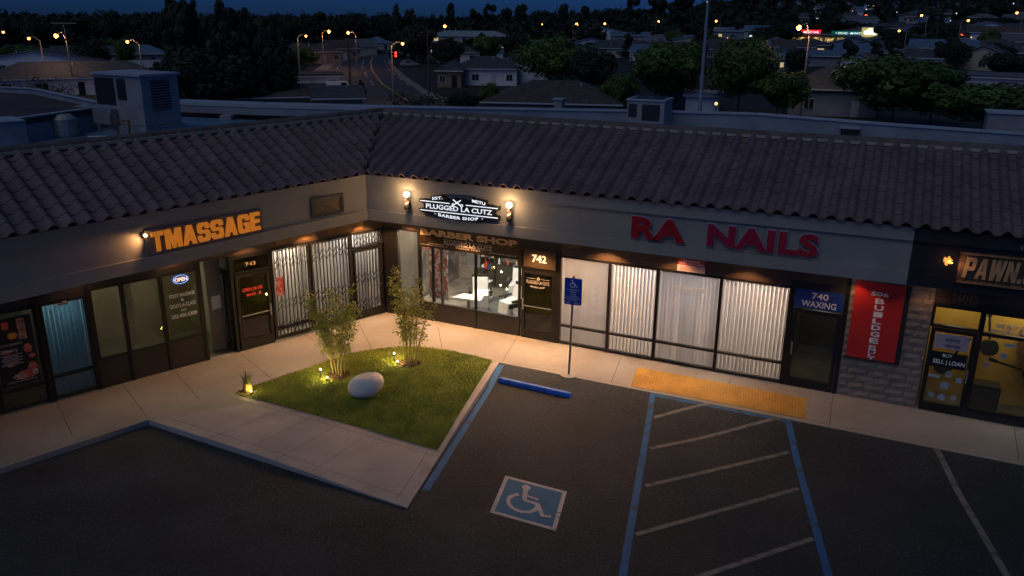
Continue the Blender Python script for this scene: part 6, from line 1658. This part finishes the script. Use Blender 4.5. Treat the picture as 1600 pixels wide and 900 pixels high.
# second unit: low box with dark top grille behind the right ridge
q0 = hit(978, 206, z=ZFR); f1 = frame(Vector((q0.x, q0.y, ZFR)), fR); e = empty('rooftop_unit', tuple(q0), 'low pale rooftop unit with a dark grille top behind the right ridge', 'cooling unit')
MB(f1).box(0, 1.35, 0, 1.2, 0, 1.12).build('casing', m_unit, e); MB(f1).box(-.04, 1.39, -.04, 1.24, 1.122, 1.18).build('lid', m_cope, e)
MB(f1).box(.10, 1.25, .12, 1.1, 1.183, 1.19).build('top_grille', m_grille, e); MB(f1).box(.66, .69, .12, 1.1, 1.192, 1.20).build('divider', m_unit, e)
MB(f1).box(.06, .36, -.02, -.003, .55, 1.0).box(.55, 1.2, -.02, -.003, .45, 1.0).build('side_grille', m_grille, e)
def small_box(px, py, w_, d_, h_, label, m=m_unit, name='roof_vent', cat='vent'):
    p = hit(px, py, z=ZFR); f_ = frame(Vector((p.x, p.y, ZFR)), fR); e = empty(name, tuple(p), label, cat)
    MB(f_).box(-w_/2, w_/2, 0, d_, 0, h_).build('duct', m, e); MB(f_).box(-w_/2-.05, w_/2+.05, -.05, d_+.05, h_+.002, h_+.06).build('cowl', m_cope, e)
small_box(871, 191, .32, .32, .85, 'small square vent box behind the middle of the right ridge')
small_box(1325, 221, .55, .4, .42, 'squat dark vent behind the right ridge below the widest tree', m_mdark)
small_box(1570, 226, 1.3, .9, 1.0, 'pale roof hatch at the far right behind the ridge', m_unit, 'roof_hatch', 'hatch')
small_box(130, 200, .45, .5, .7, 'narrow white duct left of the large rooftop cooler', m_white)
for x, y, h_, lab in ((88, 213, .35, 'short vent pipe left of the rooftop cooler'), (1160, 203, .30, 'thin bent pipe right of the roof mast foot'), (1126, 203, .35, 'thin pipe stub beside the roof mast foot'), (1050,199,.4,'dark round turbine vent left of the roof mast')):
    p = hit(x, y, z=ZFR); b = MB(); b.tube([(p.x, p.y, ZFR), (p.x, p.y, ZFR+h_), (p.x+.15, p.y, ZFR+h_+.1)], .05 if x != 1050 else .14, 8); tag(b.build('vent_pipe', m_metal if x != 1050 else m_mdark), lab, 'pipe')
p = hit(105, 214, z=ZFR); b = MB(); b.lathe((p.x, p.y, ZFR), [(.35,0),(.38,.1),(.38,.6),(.2,.75)], 14); tag(b.build('storage_tank', m_metal), 'small round metal tank near the left roof wall', 'tank')
p0 = hit(62, 225, z=ZFR); p1 = hit(180, 215, z=ZFR); b = MB(); b.tube([(p0.x, p0.y, ZFR+.04), ((p0.x+p1.x)/2, (p0.y+p1.y)/2+.6, ZFR+.04), (p1.x, p1.y, ZFR+.04)], .035, 6); tag(b.build('roof_hose', m_metal), 'grey conduit curving across the left flat roof', 'conduit')
# electrical box with conduit on the white roof wall
q = hit(28, 215, z=5.45); e = empty('electric_box', tuple(q), 'small electric box with a conduit on the pale wall at the left edge', 'electrical box')
MB().box(q.x-.12, q.x+.12, q.y-.15, q.y-.0, 5.45, 5.75).build('box_body', m_metal, e); MB().tube([(q.x, q.y-.07, 5.45), (q.x+.05, q.y-.07, 4.98)], .02, 6).build('conduit', m_metal, e)
# roof mast
p = hit(1091, 200, z=ZFR); e = empty('roof_mast', tuple(p), 'tall bare grey mast standing on the flat roof', 'mast')
MB().tube([tuple(p), (p.x, p.y, ZFR+4.45)], [.075, .05], 10).build('pole', m_metal, e)
MB().lathe(tuple(p), [(.22,0),(.2,.03),(.09,.05),(.085,.3)], 12).build('base_plate', m_metal, e)
